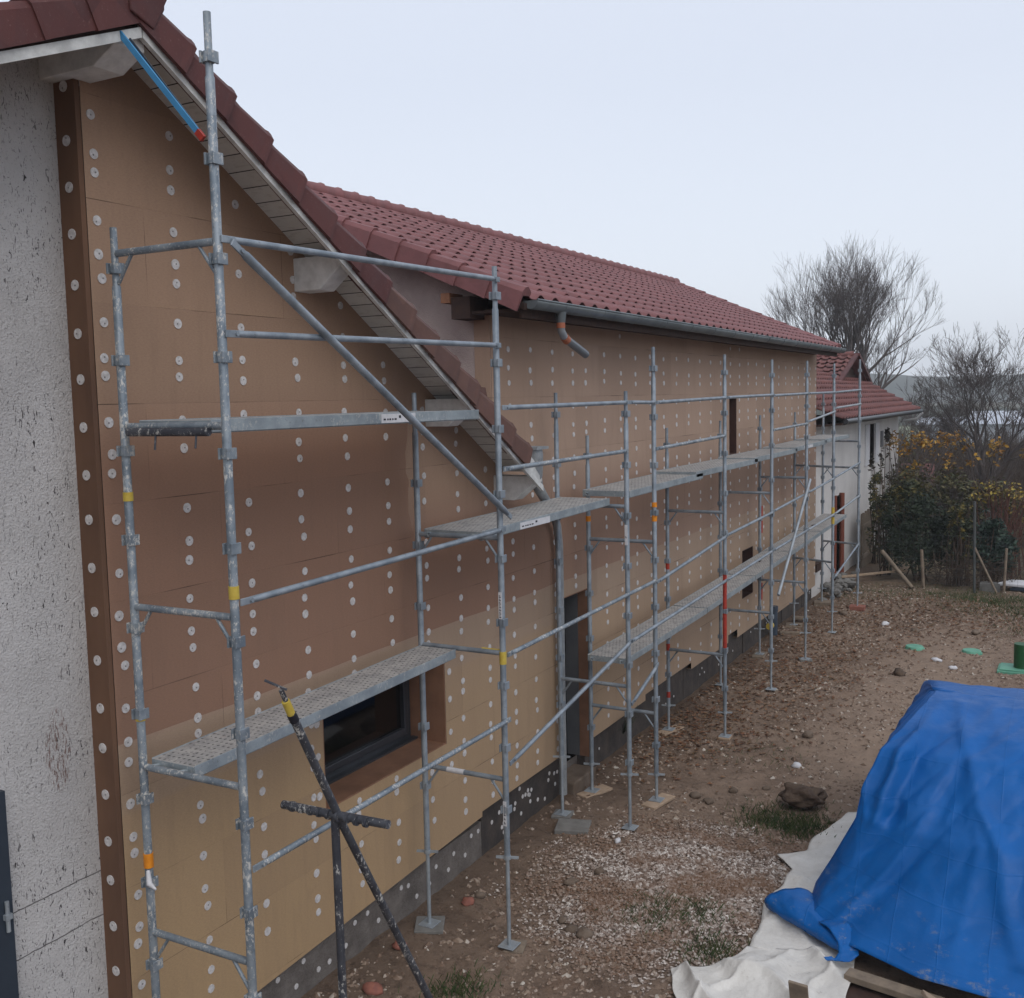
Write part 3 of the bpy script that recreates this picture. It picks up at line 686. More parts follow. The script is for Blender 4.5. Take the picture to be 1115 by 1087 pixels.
# purlin stubs under the far roof verge
for x, z in ((-5.03, 5.30),(-6.7, 5.98)):
    b = MB(); b.box(x-.12, x+.08, Y0+.06, 8.6, z-.2, z); pl_ = b.build('beam', M['dark_timber'], fr)
    b = MB(); b.box(x-.22, x-.125, Y0+.04, 8.5, z-.05, z+.04); b.build('batten_end', M['fresh_timber'], pl_)

# ------------------------------------------------------------------ scaffolding
XOUT, XIN = -3.92, -4.68
def coupler(par, c, m, side=1):
    b = MB(); x, y, z = c; w = .012
    b.box(x-.034, x-.022, y-.036, y+.036, z-.03, z+.03); b.box(x+.022, x+.034, y-.036, y+.036, z-.03, z+.03)
    b.tube([(x,y,z-.026),(x,y,z+.026)], .0305, 10); return bevel(b.build('coupler', m, par), .002, 1)
def post(par, x, y, z0, z1, m, r=.0245, marks=()):
    b = MB(); b.tube([(x,y,z0),(x,y,z1-.32),(x,y,z1-.31),(x,y,z1)], [r,r,r*.8,r*.8], 12); p = b.build('post', m, par)
    return p
def gusset(par, x0, x1, y, z, m, l=.13):
    b = MB(); s_ = 1 if x1 > x0 else -1
    b.tube([(x0+s_*l, y, z-.015),(x0+s_*.02, y, z-l*1.25)], .0105, 6); return b.build('gusset', m, par)
def ledger(par, y, z, m, gus=True, dy=0., x0=XIN, x1=XOUT, dz=0.):
    b = MB(); b.tube([(x0+.02,y,z),(x1-.02,y+dy,z+dz)], .0205, 10); b.build('ledger', m, par)
    if gus: gusset(par, x0, x1, y, z, m); gusset(par, x1, x0, y+dy, z+dz, m)
def jack(par, x, y, zt, m=None):
    g_ = gz(x, y); m = m or M['galv_new']; base = g_ + .035
    b = MB(); b.tube([(x,y,base),(x,y,zt)], .0165, 8); j = b.build('base_jack', m, par)
    b = MB(); b.box(x-.07,x+.07,y-.07,y+.07,base-.008,base); bevel(b.build('base_plate', m, j), .002, 1)
    b = MB(); b.tube([(x,y,zt-.02),(x,y,zt+.01)], .03, 10); b.obox((x-.085,y-.03,zt-.005),(x+.085,y+.03,zt-.005),.022,.016); b.build('wing_nut', m, j)
    return base - .008
names = {}
def sframe(lab, y, out, inn, ledgers, m, cstep=.5, hide=(), yo=None):
    """out / inn = (jack top, post top); ledgers = list of (z, gusset)"""
    yo = yo if yo is not None else y
    t = thing('scaffold_frame', lab, 'scaffold frame', 'upright scaffold frames along the wall')
    if out: post(t, XOUT, yo, out[0], out[1], m); jack(t, XOUT, yo, out[0]+.02)
    if inn: post(t, XIN, y, inn[0], inn[1], m); jack(t, XIN, y, inn[0]+.02)
    for lz, g_ in ledgers: ledger(t, y, lz, m, g_, yo-y)
    for zs, x, yy in ((out, XOUT, yo), (inn, XIN, y)):
        if not zs: continue
        k = zs[1] - .22
        while k > zs[0] + .1:
            coupler(t, (x, yy, k), m); k -= cstep
    return t
A = sframe('nearest scaffold frame, tall splattered uprights rising past the roof verge', 4.055, (.62, 6.32), (.62, 5.33),
       [(5.19, True), (4.245, False), (3.23, True), (2.30, False), (1.31, True)], M['galv_splat'])
# dark rods hung on the second ledger, yellow tape
b = MB(); b.tube([(-4.62,4.03,4.215),(-4.02,4.03,4.215)], .024, 8); b.tube([(-4.40,4.02,4.2),(-4.39,4.0,4.12)], .006, 5); b.tube([(-4.1,4.02,4.2),(-4.09,4.0,4.13)], .006, 5); b.build('locking_rod', M['galv_dark'], A)
def tape(par, x, y, z, h=.07, m='yellow', r=.0285):
    b = MB(); b.tube([(x,y,z),(x,y,z+h)], r, 12); return b.build('tape', M[m], par)
tape(A, XIN, 4.055, 3.83, .05); tape(A, XIN, 4.055, 2.57, .03); tape(A, XOUT, 4.055, 3.33, .07)
tp = tape(A, XIN, 4.055, 1.70, .085, 'orange')
b = MB(); b.tube([(-4.66,4.03,1.69),(-4.62,4.0,1.63),(-4.57,4.0,1.61)], [.012,.018,.006], 6); b.build('rag', M['label'], A)
B = sframe('second scaffold frame, at the far end of the two metal decks near the window', 6.93, (.72, 5.35), (.62, 4.42),
       [(3.29, True), (2.385, False), (1.37, True)], M['galv'])
tape(B, XOUT, 6.93, 2.30, .10)
b = MB(); b.tube([(-4.12,6.955,2.385),(-3.95,6.955,2.385)], .0235, 10); b.build('tape', M['yellow'], B)
b = MB(); b.tube([(-4.46,6.93,1.37),(-4.30,6.93,1.37)], .0225, 10); b.build('tape', M['label'], B)
def decal(par, x, y, z0, z1, n=7):
    """vertical strip of lettering stuck on a tube"""
    b = MB(); b.box(x-.014, x+.014, y-.0275, y-.0235, z0, z1); d = b.build('label_strip', M['label'], par)
    b = MB(); s_ = (z1-z0)/(n+1)
    for k in range(n):
        zc = z0 + s_*(k+.8); b.box(x-.008, x+.008, y-.0285, y-.0275, zc-.010, zc-.003); b.box(x-.008, x+.002, y-.0285, y-.0275, zc+.002, zc+.008)
    b.build('lettering', M['ink'], d)
decal(B, XOUT, 6.93, 2.66, 2.87); decal(B, XOUT, 6.93, 1.00, 1.20, 5)
Cf = sframe('third scaffold frame, just left of the doorway', 9.47, (.55, 4.41), (.62, 4.41),
       [(3.28, True), (1.47, True)], M['galv'], hide=())
decal(Cf, XOUT, 9.47, 2.9, 3.10, 1)
b = MB(); b.tube([(-4.60,9.47,3.28),(-4.42,9.47,3.28)], .0225, 10); b.build('tape', M['label'], Cf)
D = sframe('fourth scaffold frame, just right of the doorway, standing on two short boards', 10.22, (.30, 4.86), (.30, 3.95),
       [(2.83, True), (.985, True)], M['galv'])
tape(D, XIN, 10.22, 3.02, .06, 'orange'); tape(D, XOUT, 10.22, 3.20, .05, 'orange'); tape(D, XOUT, 10.22, 3.05, .10, 'orange')
E_ = sframe('fifth scaffold frame, its outer upright painted red in the middle', 12.66, (.30, 4.85), (.30, 3.95),
       [(2.885, True), (1.065, True)], M['galv'])
def redtube(par, x, y, z0, z1): 
    b = MB(); b.tube([(x,y,z0),(x,y,z1)], .0255, 12); return b.build('red_paint_band', M['red_paint'], par)
redtube(E_, XOUT, 12.66, 1.12, 1.62); redtube(E_, XOUT, 12.66, 1.66, 2.10); redtube(E_, XIN, 12.66, 2.12, 2.2); redtube(E_, XIN, 12.66, 1.05, 1.14); redtube(E_, XIN, 12.66, .42, .50)
F = sframe('sixth scaffold frame, with the bright loose tube leaning beside it', 14.90, (.45, 4.84), (.45, 3.98),
       [(2.93, True), (1.175, True)], M['galv'], yo=14.90)
G = sframe('seventh scaffold frame, its inner upright banded with red paint', 17.05, (.42, 4.87), (.42, 4.01),
       [(2.99, True), (1.27, True)], M['galv'])
redtube(G, XIN, 17.13, 2.05, 2.50); redtube(G, XIN, 17.13, .92, 1.20)
H_ = sframe('eighth scaffold frame, second from the far end of the row', 19.42, (.38, 4.87), (.42, 4.01),
       [(3.03, True), (1.30, True)], M['galv'], yo=19.12)
tape(H_, XOUT, 19.12, 2.0, .3, 'yellow')
I_ = sframe('farthest scaffold frame, standing on red brick in front of the pale neighbouring wall', 21.80, (.30, 5.0), (.30, 4.35),
       [(3.38, False), (2.85, True), (1.31, True)], M['galv'], yo=21.55)

# guard rails
def rail(lab, a, b_, m='galv', r=.0195, name='guard_rail', group='tubular guard rails of the scaffold'):
    a = V(a); b_ = V(b_); d = (b_-a).normalized(); b = MB()
    b.tube([a + d*.05, a + d*.085, b_ - d*.085, b_ - d*.05], [r*.6, r, r, r*.6], 10)
    o = b.build(name, M[m]); tag(o, lab, 'scaffold tube', group)
    for p, s_ in ((a, 1), (b_, -1)):
        e = MB(); e.obox(p - d*(s_*.03), p + d*(s_*.08), .012, .038); e.disc(p + d*(s_*.045) + V((.004,0,0)), (1,0,0), .012, 8, .014); bevel(e.build('flattened_end', M[m], o), .002, 1)
    return o
xr = XOUT + .030
rail('top guard rail of the nearest bay, crossing the roof verge', (xr,4.08,5.20), (xr,6.92,5.25))
rail('second guard rail of the nearest bay, half a metre under the top one', (xr,4.08,4.72), (xr,6.92,4.76))
rail('guard rail below the upper deck of the nearest bay, ending at the big brace', (xr,4.10,3.31), (xr,6.93,3.36))
rail('lowest rail of the nearest bay, passing behind the dark prop', (xr,4.10,1.84), (xr,6.95,1.85), 'galv_splat')
rail('top guard rail between the second and third frames', (xr,6.98,4.29), (xr,9.45,4.30))
rail('speckled guard rail crossing the slanting rain pipe', (xr,6.98,3.82), (xr,9.42,3.83), 'galv_splat')
rail('middle rail crossing the top of the doorway', (xr,6.98,2.37), (xr,10.18,2.43), 'galv_splat')
rail('low rail crossing the middle of the doorway', (xr,6.98,1.50), (xr,9.47,1.93))
rail('short top rail between the third and fourth frames', (xr,9.50,4.30), (xr,10.20,4.29))
rail('short low rail between the third and fourth frames', (xr,9.50,1.30), (xr,10.20,1.52))
zs = {0:(10.24,12.64),1:(12.68,14.88),2:(14.92,17.03),3:(17.07,19.1),4:(19.14,21.53)}
bayn = ['just right of the doorway', 'right behind the red painted upright', 'with the bright loose tube', 'before the far corner of the house', 'in front of the pale neighbouring house']
tops = [(4.29,4.32),(4.32,4.34),(4.33,4.35),(4.35,4.36),(4.36,4.40)]
for k in range(5):
    a, c = zs[k]; rail('top guard rail of bay ' + bayn[k], (xr,a,tops[k][0]), (xr,c,tops[k][1]))
rail('second guard rail of the bay just right of the doorway, mortar on its end', (xr,10.24,3.81), (xr,12.6,3.85), 'galv_splat')
rail('second guard rail of the bay with the bright loose tube', (xr,14.92,3.84), (xr,17.0,3.87), 'galv_splat')
rail('second guard rail of the bay before the far corner of the house', (xr,17.05,3.90), (xr,19.1,4.02), 'galv_new')
rail('second guard rail at the far end, against the neighbouring roof', (xr,19.15,4.08), (xr,21.53,4.12), 'galv_new')
mids = [(2.41,2.59),(2.60,2.66),(2.67,2.75),(2.75,2.83),(2.84,2.96)]
for k in range(5):
    a, c = zs[k]; rail('middle guard rail above the lower deck, in bay ' + bayn[k], (xr,a,mids[k][0]), (xr,c,mids[k][1]))
lows = [(1.93,2.03),(2.03,2.10),(2.10,2.14),(2.14,2.18),(2.18,2.30)]
for k in range(5):
    a, c = zs[k]; rail('knee rail just above the lower deck, in bay ' + bayn[k], (xr,a if k else 9.5,lows[k][0] if k else 1.93), (xr,c,lows[k][1]), 'galv_new' if k > 2 else 'galv')
rail('short slanting brace between the two farthest frames', (xr,19.15,1.02), (xr,21.5,1.34), group='tubular guard rails of the scaffold')
# braces
br = rail('long diagonal brace falling across the nearest bay', (xr+.03,4.12,5.17), (xr+.03,6.98,3.46), 'galv', .0245, 'diagonal_brace', 'diagonal scaffold tubes')
b = MB(); b.tube([(-3.84,16.96,2.97),(-3.84,14.99,1.43)], .023, 12); tag(b.build('loose_tube', M['galv_new']), 'bright loose tube leaning diagonally against the far scaffold', 'scaffold tube', 'diagonal scaffold tubes')
# decks
def deck(lab, x0, x1, y0, y1, z0, z1, m='deck', over=0.):
    """steel platform from (y0, z0) to (y1, z1)"""
    t = thing('deck_plank', lab, 'scaffold deck', 'steel scaffold decks')
    b = MB(); b.prism([(x0+.004,y0,z0),(x0+.004,y1,z1),(x0+.004,y1,z1-.004),(x0+.004,y0,z0-.004)], (x1-x0-.008,0,0)); b.build('deck_surface', M[m], t)
    for x in (x0, x1-.006):
        b = MB(); b.prism([(x,y0,z0+.004),(x,y1,z1+.004),(x,y1,z1-.065),(x,y0,z0-.065)], (.006,0,0))
        s_ = 1 if x == x0 else -1
        b.prism([(x,y0,z0-.065),(x,y1,z1-.065),(x,y1,z1-.07),(x,y0,z0-.07)], (.03*s_ if s_ > 0 else -.024,0,0))
        bevel(b.build('side_rail', M['deck_side'], t), .002, 1)
    for y, z, s_ in ((y0, z0, -1), (y1, z1, 1)):
        b = MB(); b.box(x0+.006, x1-.006, y-.003, y+.003, z-.06, z-.001)
        b.tube([(x0+.06,y,z-.03),(x0+.06,y+s_*.045,z-.02),(x0+.06,y+s_*.05,z-.05)], .011, 6); b.tube([(x1-.06,y,z-.03),(x1-.06,y+s_*.045,z-.02),(x1-.06,y+s_*.05,z-.05)], .011, 6)
        b.build('end_hook', M['deck_side'], t)
    return t
d1 = deck('perforated metal deck across the top of the wide window', -4.66, -4.32, 4.10, 6.88, 2.335, 2.385)
d2 = deck('highest metal deck, seen edge on, with a white label on its side', -4.60, -4.06, 4.09, 6.89, 4.275, 4.275)
def side_label(par, x, y0, y1, z0, z1):
    b = MB(); b.box(x, x+.0025, y0, y1, z0, z1); l = b.build('sticker', M['label'], par)
    b = MB(); w = (y1-y0)
    for k, (a, c) in enumerate(((.06,.12),(.16,.2),(.22,.27),(.3,.34),(.37,.43))): b.box(x+.0025, x+.0035, y0+w*a, y0+w*c, z0+(z1-z0)*.3, z0+(z1-z0)*.5)
    b.box(x+.0025, x+.0035, y0+w*.5, y0+w*.56, z0+(z1-z0)*.5, z0+(z1-z0)*.8); b.build('lettering', M['ink'], l)
side_label(d2, -4.06, 5.62, 6.02, 4.213, 4.272)
d3 = deck('metal deck between the second and third frames, its side labelled', -4.62, -4.08, 6.93, 9.42, 3.33, 3.36)
side_label(d3, -4.08, 7.55, 8.1, 3.275, 3.33)
ud = [('upper metal deck right of the doorway, nearer of two that overlap', 9.95, 12.3, 3.385, 3.405), ('upper metal deck overlapping the end of the one right of the doorway', 12.05, 14.75, 3.435, 3.435),
      ('upper metal deck running past the tall narrow opening', 14.6, 17.1, 3.455, 3.46), ('upper metal deck with stickers before the far corner of the house', 17.0, 19.3, 3.48, 3.50), ('farthest upper metal deck, ending at the neighbouring house', 19.2, 21.4, 3.52, 3.52)]
for i, (lab, a, c, z0, z1) in enumerate(ud):
    x0 = -4.62 + (.0 if i != 3 else .0); x1 = -4.08
    dk = deck(lab, x0, x1, a, c, z0, z1)
    if i == 3: side_label(dk, x1, 17.6, 18.2, z0-.045, z0)
ld = [(10.02,12.68,1.60,1.64),(12.71,14.92,1.645,1.70),(14.95,17.07,1.705,1.76),(17.1,19.25,1.765,1.83),(19.28,21.6,1.835,1.90)]
lln = ['lower metal deck starting right of the doorway', 'lower metal deck behind the red painted upright', 'lower metal deck in front of the small square opening, a dark scrap on it', 'lower metal deck before the far corner of the house', 'farthest lower metal deck, against the pale neighbouring wall']
for i, (a, c, z0, z1) in enumerate(ld): 
    dk = deck(lln[i], -4.62, -4.16, a, c, z0, z1)
for nm, x, y, z in (('dark',-4.35,15.9,1.73),('c',-4.4,19.8,1.85)):
    b = MB(); b.add([V((x,y,z+.02))+V((random.uniform(-.06,.06),random.uniform(-.09,.09),random.uniform(-.015,.03))) for _ in range(7)], [(0,1,2),(1,2,3),(2,3,4),(3,4,5),(4,5,6),(5,6,0),(0,2,4)])
    tag(b.build('debris', M['dark_timber']), 'dark scrap of debris on the lower deck ' + ('by the small square opening' if nm == 'dark' else 'at its far end'), 'debris')

# dark prop trestle standing in front of the nearest bay
pr_ = thing('prop_trestle', 'dark mortar splashed prop trestle of three crossed tubes in front of the window deck', 'trestle')
b = MB(); b.tube([(-3.60,4.10,2.74),(-3.60,4.47,2.02),(-3.60,5.60,gz(-3.6,5.6)-.02)], .0235, 12); leg = b.build('leg', M['galv_dark'], pr_)
b = MB(); b.tube([(-3.60,4.06,2.815),(-3.60,4.10,2.735)], .0225, 12); b.build('tape', M['yellow'], leg)
b = MB(); b.tube([(-3.60,4.10,2.735),(-3.60,4.125,2.69)], .0255, 12); b.build('tape', M['ink'], leg)
b = MB(); b.tube([(-3.60,4.03,2.88),(-3.60,4.07,2.80)], .014, 8); b.obox((-3.66,3.975,2.94),(-3.565,4.035,2.885),.02,.008); b.build('hook', M['galv_dark'], leg)
b = MB(); b.tube([(-3.63,4.46,2.05),(-3.63,4.47,.9),(-3.63,4.48,gz(-3.6,4.48)-.02)], [.024,.024,.024], 12); b.build('leg', M['galv_dark'], pr_)
b = MB(); b.tube([(-3.98,4.43,2.06),(-3.63,4.44,2.06),(-3.26,4.46,2.06)], .0245, 12)
for k in range(9): x = -3.92+k*.065; b.tube([(x,4.43,2.06),(x+.02,4.43,2.06)], .0275+random.uniform(-.001,.003), 10)
b.build('cross_tube', M['galv_dark'], pr_)
# blue strap from the ridge beam to the scaffold
st = thing('blue_strap', 'flat light blue strap tied from the gable tip to the nearest upright, red end', 'strap')
b = MB(); p0 = V((-4.43,3.95,6.28)); p1 = V((-3.96,4.03,5.70))
b.obox(p0, p0.lerp(p1,.93), .03, .012, (0,-1,0)); b.build('webbing', M['blue_strap'], st)
b = MB(); b.obox(p0+V((.015,.05,-.02)), p0.lerp(p1,.9)+V((0,.02,0)), .018, .01, (0,-1,.2)); b.build('webbing', M['dark_blue'], st)
b = MB(); b.obox(p0.lerp(p1,.93), p1, .034, .02, (0,-1,0)); b.build('red_end', M['red_paint'], st)

# sole boards and slabs under the scaffold feet
def board(lab, x, y, lx, ly, h, rot, m, name='sole_board', cat='board', z=None, tilt=0.):
    b = MB(); b.box(-lx/2, lx/2, -ly/2, ly/2, -h, 0); o = bevel(b.build(name, M[m]), .004, 1)
    o.location = (x, y, (gz(x, y)+.027 if z is None else z)); o.rotation_euler = (tilt, 0, rot)
    return tag(o, lab, cat, 'boards and slabs under the scaffold feet')
board('pale board under the inner foot of the second frame', XIN, 6.93, .24, .26, .03, .5, 'slab')
board('flat brown chip under the outer foot of the second frame', XOUT+.03, 6.97, .16, .2, .03, .3, 'plank')
board('short sawn board under the inner foot right of the doorway', XIN+.03, 10.22, .16, .42, .03, -.35, 'plank_pale')
board('short sawn board under the outer foot right of the doorway', XOUT+.02, 10.22, .17, .42, .03, -.2, 'plank_pale')
board('grey square board under the inner foot left of the doorway', XIN+.0, 9.47, .2, .2, .03, .2, 'slab')
board('small board under the inner foot of the fifth frame', XIN+.02, 12.66, .16, .42, .03, -.3, 'plank_pale')
board('small pale block under the outer foot of the fifth frame', XOUT, 12.66, .15, .18, .03, .1, 'plank_pale')
board('board under the inner foot of the seventh frame', XIN, 17.05, .2, .4, .04, .1, 'plank')
board('pale block under the outer foot of the seventh frame', XOUT, 17.05, .2, .2, .04, .4, 'slab')
board('broken slab under the inner foot of the eighth frame', XIN, 19.42, .3, .4, .05, .2, 'plank')
board('dark brick pad under the inner foot of the farthest frame', XIN+.05, 21.8, .4, .3, .12, .15, 'plank', z=.04)
board('red brick pad under the outer foot of the farthest frame', XOUT, 21.55, .3, .24, .1, .05, 'brick', z=.055)
board('flat grey slab on the ground left of the doorway', -4.44, 9.22, .34, .30, .05, .3, 'slab', 'paving_slab', 'slab')
board('long plank resting on rubble beside the far corner', -4.42, 24.8, .10, 2.2, .04, -.9, 'plank_pale', 'plank', 'plank', .16, .05)
board('short plank on the ground by the grey drain pipe', -4.55, 18.7, .4, .12, .05, .3, 'plank', 'plank', 'plank', .05)
board('second short plank by the grey drain pipe, against the wall', -4.65, 19.9, .34, .12, .05, .3, 'plank', 'plank', 'plank', .09)

# drain pipe by the far plinth
dp = thing('drain_pipe', 'blue grey drain pipe standing against the dark plinth', 'pipe')
b = MB(); b.tube([(-4.83,18.55,-.1),(-4.83,18.55,.52)], .065, 14); b.tube([(-4.83,18.55,.44),(-4.83,18.55,.53)], .075, 14); b.build('pipe', M['pvc_blue'], dp)
b = MB(); b.tube([(-4.83,18.35,.22),(-4.83,18.22,.22)], .06, 12); b.build('yellow_cap', M['yellow'], dp)

# ------------------------------------------------------------------ loose stones, debris
def rock_mb(b, c, r, seed, flat=.6, n=1):
    bm = bmesh.new(); bmesh.ops.create_icosphere(bm, subdivisions=n, radius=1.)
    ph = seed*7.3; rx = random.uniform(.7,1.3); ry = random.uniform(.7,1.3); a = random.uniform(0,3.14); ca, sa = math.cos(a), math.sin(a)
    vs = []
    for v in bm.verts:
        k = 1 + .28*noise.noise(v.co*1.3 + V((ph,0,0)))*1.6 + .16*noise.noise(v.co*3.1 + V((ph,5,0))) + .08*noise.noise(v.co*7 + V((ph,9,0)))*(n > 2)
        x, y, z = v.co.x*rx*k*r, v.co.y*ry*k*r, v.co.z*flat*k*r
        vs.append((c[0]+x*ca-y*sa, c[1]+x*sa+y*ca, c[2]+z))
    b.add(vs, [tuple(v.index for v in f.verts) for f in bm.faces], n > 1); bm.free()
# cheap pebble: distorted octahedron
def peb(b, x, y, r, z=None):
    z = gz(x, y) if z is None else z
    a = random.uniform(0, 6.28); rx = r*random.uniform(.7,1.4); ry = r*random.uniform(.6,1.); h = r*random.uniform(.4,.8)
    ca, sa = math.cos(a), math.sin(a); vs = []
    for px, py, pz in ((1,.1,0),(.4,.9,.1),(-.6,.8,-.1),(-1,-.1,.1),(-.45,-.9,0),(.6,-.75,.1)): vs.append((x+px*rx*ca-py*ry*sa, y+px*rx*sa+py*ry*ca, z+pz*h))
    tx, ty = random.uniform(-.3,.3)*rx, random.uniform(-.3,.3)*ry
    vs.append((x+tx, y+ty, z+h*1.1)); vs.append((x+tx*.4+.2*rx, y+ty*.4, z+h*1.02)); vs.append((x, y, z-h))
    b.add(vs, [(0,1,7),(1,6,7),(1,2,6),(2,3,6),(3,4,6),(4,5,6),(5,7,6),(5,0,7)])
random.seed(21)
def intarp(x, y): return x > -2.15 + .12*(y-8) and 7.2 < y < 11.6
b = MB()
n = 0
while n < 16000:
    y = 5.6 + 19*random.random()**1.25; x = random.uniform(-4.9, 1.4)
    if intarp(x, y): continue
    if (fbm(x, y, 3., .7, 3)) < random.uniform(-.5,.45): continue
    peb(b, x, y, random.choice((.008,.011,.013,.016,.02,.028))*random.uniform(.8,1.3)*(1+.02*(y-6))); n += 1
for _ in range(1500):
    y = 5.7 + 18.5*random.random()**1.15; x = random.uniform(-4.8, 1.3)
    if intarp(x, y) or fbm(x, y, 8., .9, 3) < random.uniform(-.3,.4): continue
    peb(b, x, y, random.uniform(.025,.055))
tag(b.raw('stones', M['pebble']), 'small stones scattered all over the bare earth', kind='stuff')
b = MB(); n = 0
while n < 21000:
    x = random.gauss(-3.05, .62); y = random.gauss(8.45, .72)
    if intarp(x, y) or x < -4.6 or y < 6.6: continue
    d = ((x+3.05)/1.35)**2 + ((y-8.45)/1.45)**2
    if d > 1.25 + .5*nz(x, y, 0, 2.): continue
    peb(b, x, y, random.uniform(.010,.021), gz(x,y)+random.uniform(0,.012)); n += 1
tag(b.raw('gravel', M['gravel']), 'spread patch of pale and rusty gravel in front of the doorway', kind='stuff')
b = MB(); n = 0
cl = [(-4.35,12.8,.5,.9),(-4.0,15.5,.7,1.2),(-3.9,17.8,.8,1.3),(-2.4,22.4,1.6,.9),(-3.3,20.5,1.2,1.),(-1.2,21.5,1.,.8)]
while n < 5200:
    cx_, cy_, sx, sy = random.choice(cl); x = random.gauss(cx_, sx); y = random.gauss(cy_, sy)
    if x < -4.9 or x > 1.5: continue
    z = gz(x, y) + .012; a = random.uniform(0,6.28); s_ = random.uniform(.02,.042); ca, sa = math.cos(a)*s_, math.sin(a)*s_; u = random.uniform(0,.03)
    b.add([(x-ca,y-sa,z),(x+sa*.6,y-ca*.6,z+u),(x+ca,y+sa,z+.006),(x-sa*.6,y+ca*.6,z+u*.5)], [(0,1,2,3)]); n += 1
tag(b.raw('fallen_leaves', M['litter']), 'rusty fallen leaves strewn near the wall and the hedge', kind='stuff')
# grass tufts
b = MB()
def tuft(x, y, n, sp, h):
    for _ in range(n):
        px = random.gauss(x, sp); py = random.gauss(y, sp); z = gz(px, py)
        a = random.uniform(0,6.28); l = random.uniform(.02,.06); hh = h*random.uniform(.5,1.2); w = .004
        dx, dy = math.cos(a), math.sin(a)
        b.add([(px-dy*w,py+dx*w,z),(px+dy*w,py-dx*w,z),(px+dx*l*.5,py+dy*l*.5,z+hh*.7),(px+dx*l,py+dy*l,z+hh)], [(0,1,2),(1,3,2)])
for x, y, n_, sp, h in ((-3.05,7.9,260,.16,.06),(-2.75,8.1,260,.14,.06),(-2.45,7.55,340,.13,.07),(-2.75,10.35,420,.20,.08),(-2.35,10.25,420,.16,.09),(-2.55,10.5,300,.25,.06),
    (-3.95,6.2,300,.12,.07),(-2.0,23.2,900,.8,.08),(-.8,22.6,1400,.7,.09),(-1.4,23.3,900,.6,.09),(-3.9,23.2,400,.6,.07),(-3.3,12.2,130,.3,.04),(-.5,20.6,500,.4,.07)): tuft(x, y, n_, sp, h)
tag(b.raw('grass', M['grass']), 'tufts of green grass growing through the gravel and by the hedge', kind='stuff')
# larger stones one can point to
random.seed(33)
stones = [(-4.55,5.95,.07,'brick','orange brick lump near the feet of the trestle'),(-4.72,6.55,.05,'brick','reddish stone against the plinth below the window'),
 (-4.62,7.45,.055,'brick','brick fragment between the first plinth stones'),(-4.60,7.62,.045,'stone','pale stone touching the brick fragment by the plinth'),
 (-3.75,7.55,.05,'stone','rounded stone near the outer foot of the second frame'),(-3.60,7.42,.06,'stone','flat stone at the lower left edge of the gravel'),
 (-3.45,7.35,.07,'stone','larger rounded stone at the lower edge of the gravel'),(-3.95,8.15,.055,'stone','pale stone at the left edge of the gravel'),
 (-3.8,8.45,.05,'stone','brown stone at the left edge of the gravel'),(-3.9,9.1,.045,'label','white stone left of the outer foot near the doorway'),
 (-3.62,10.6,.07,'stone','dark stone right of the short sawn boards'),(-3.45,10.55,.05,'stone','smaller stone beside the dark one right of the boards'),
 (-3.3,10.95,.06,'stone','stone in the row right of the short sawn boards'),(-2.95,13.0,.08,'stone','pale stone in the middle of the bare earth'),
 (-2.85,12.0,.06,'label','small white stone on the bare earth'),(-2.0,12.1,.05,'stone','stone near the back corner of the blue tarpaulin'),
 (-2.4,16.7,.11,'stump','dark clod beyond the blue tarpaulin'),(-.75,15.4,.10,'stump','brown clod at the right edge, beyond the tarpaulin'),
 (-2.0,17.9,.07,'label','white stone left of the green covers'),(-1.7,17.4,.06,'label','white stone in front of the green covers'),(-2.6,19.9,.08,'stone','pale stone in front of the far spoil'),
 (-1.6,20.1,.08,'stone','pale stone beyond the middle green cover'),(-3.2,20.4,.09,'label','whitish stone in the rubble near the farthest frame'),(-2.15,10.55,.05,'stone','round stone right of the dark boulder'),
 (-3.0,11.2,.045,'stone','small round stone left of the dark boulder'),(-4.1,21.0,.08,'stone','rubble stone beside the farthest scaffold feet')]
for x, y, r, m, lab in stones:
    b = MB(); rock_mb(b, (0,0,0), r, random.random()*9, .6, 2); o = b.build('rock', M[m]); o.location = (x, y, gz(x,y)+r*.3)
    tag(o, lab, 'stone', 'larger stones lying on the earth')
b = MB(); rock_mb(b, (0,0,0), .175, 3.3, .62, 4); o = b.build('boulder', M['stump']); o.location = (-2.5,10.85,.1); o.scale = (1.05,.85,1)
tag(o, 'big earthy brown boulder in the grass beside the tarpaulin', 'boulder')
# debris pile by the doorway plinth
t = thing('weed', 'dark withered weed growing against the plinth right of the doorway', 'weed')
b = MB(); random.seed(2)
for _ in range(26):
    a = random.uniform(0,6.28); l = random.uniform(.12,.3); p = V((-4.84,11.5,.25)); q_ = p + V((abs(math.cos(a))*l*.5, math.sin(a)*l, random.uniform(.05,.28))); b.tube([p,(p+q_)/2+V((0,0,.05)),q_], [.004,.004,.002], 4)
    e = q_; s_ = .03; b.add([e, e+V((0,s_,s_*.4)), e+V((0,s_*.6,s_*1.4)), e+V((.01,-s_*.5,s_))], [(0,1,2,3)])
b.build('leaves', M['leaf_dark'], t)

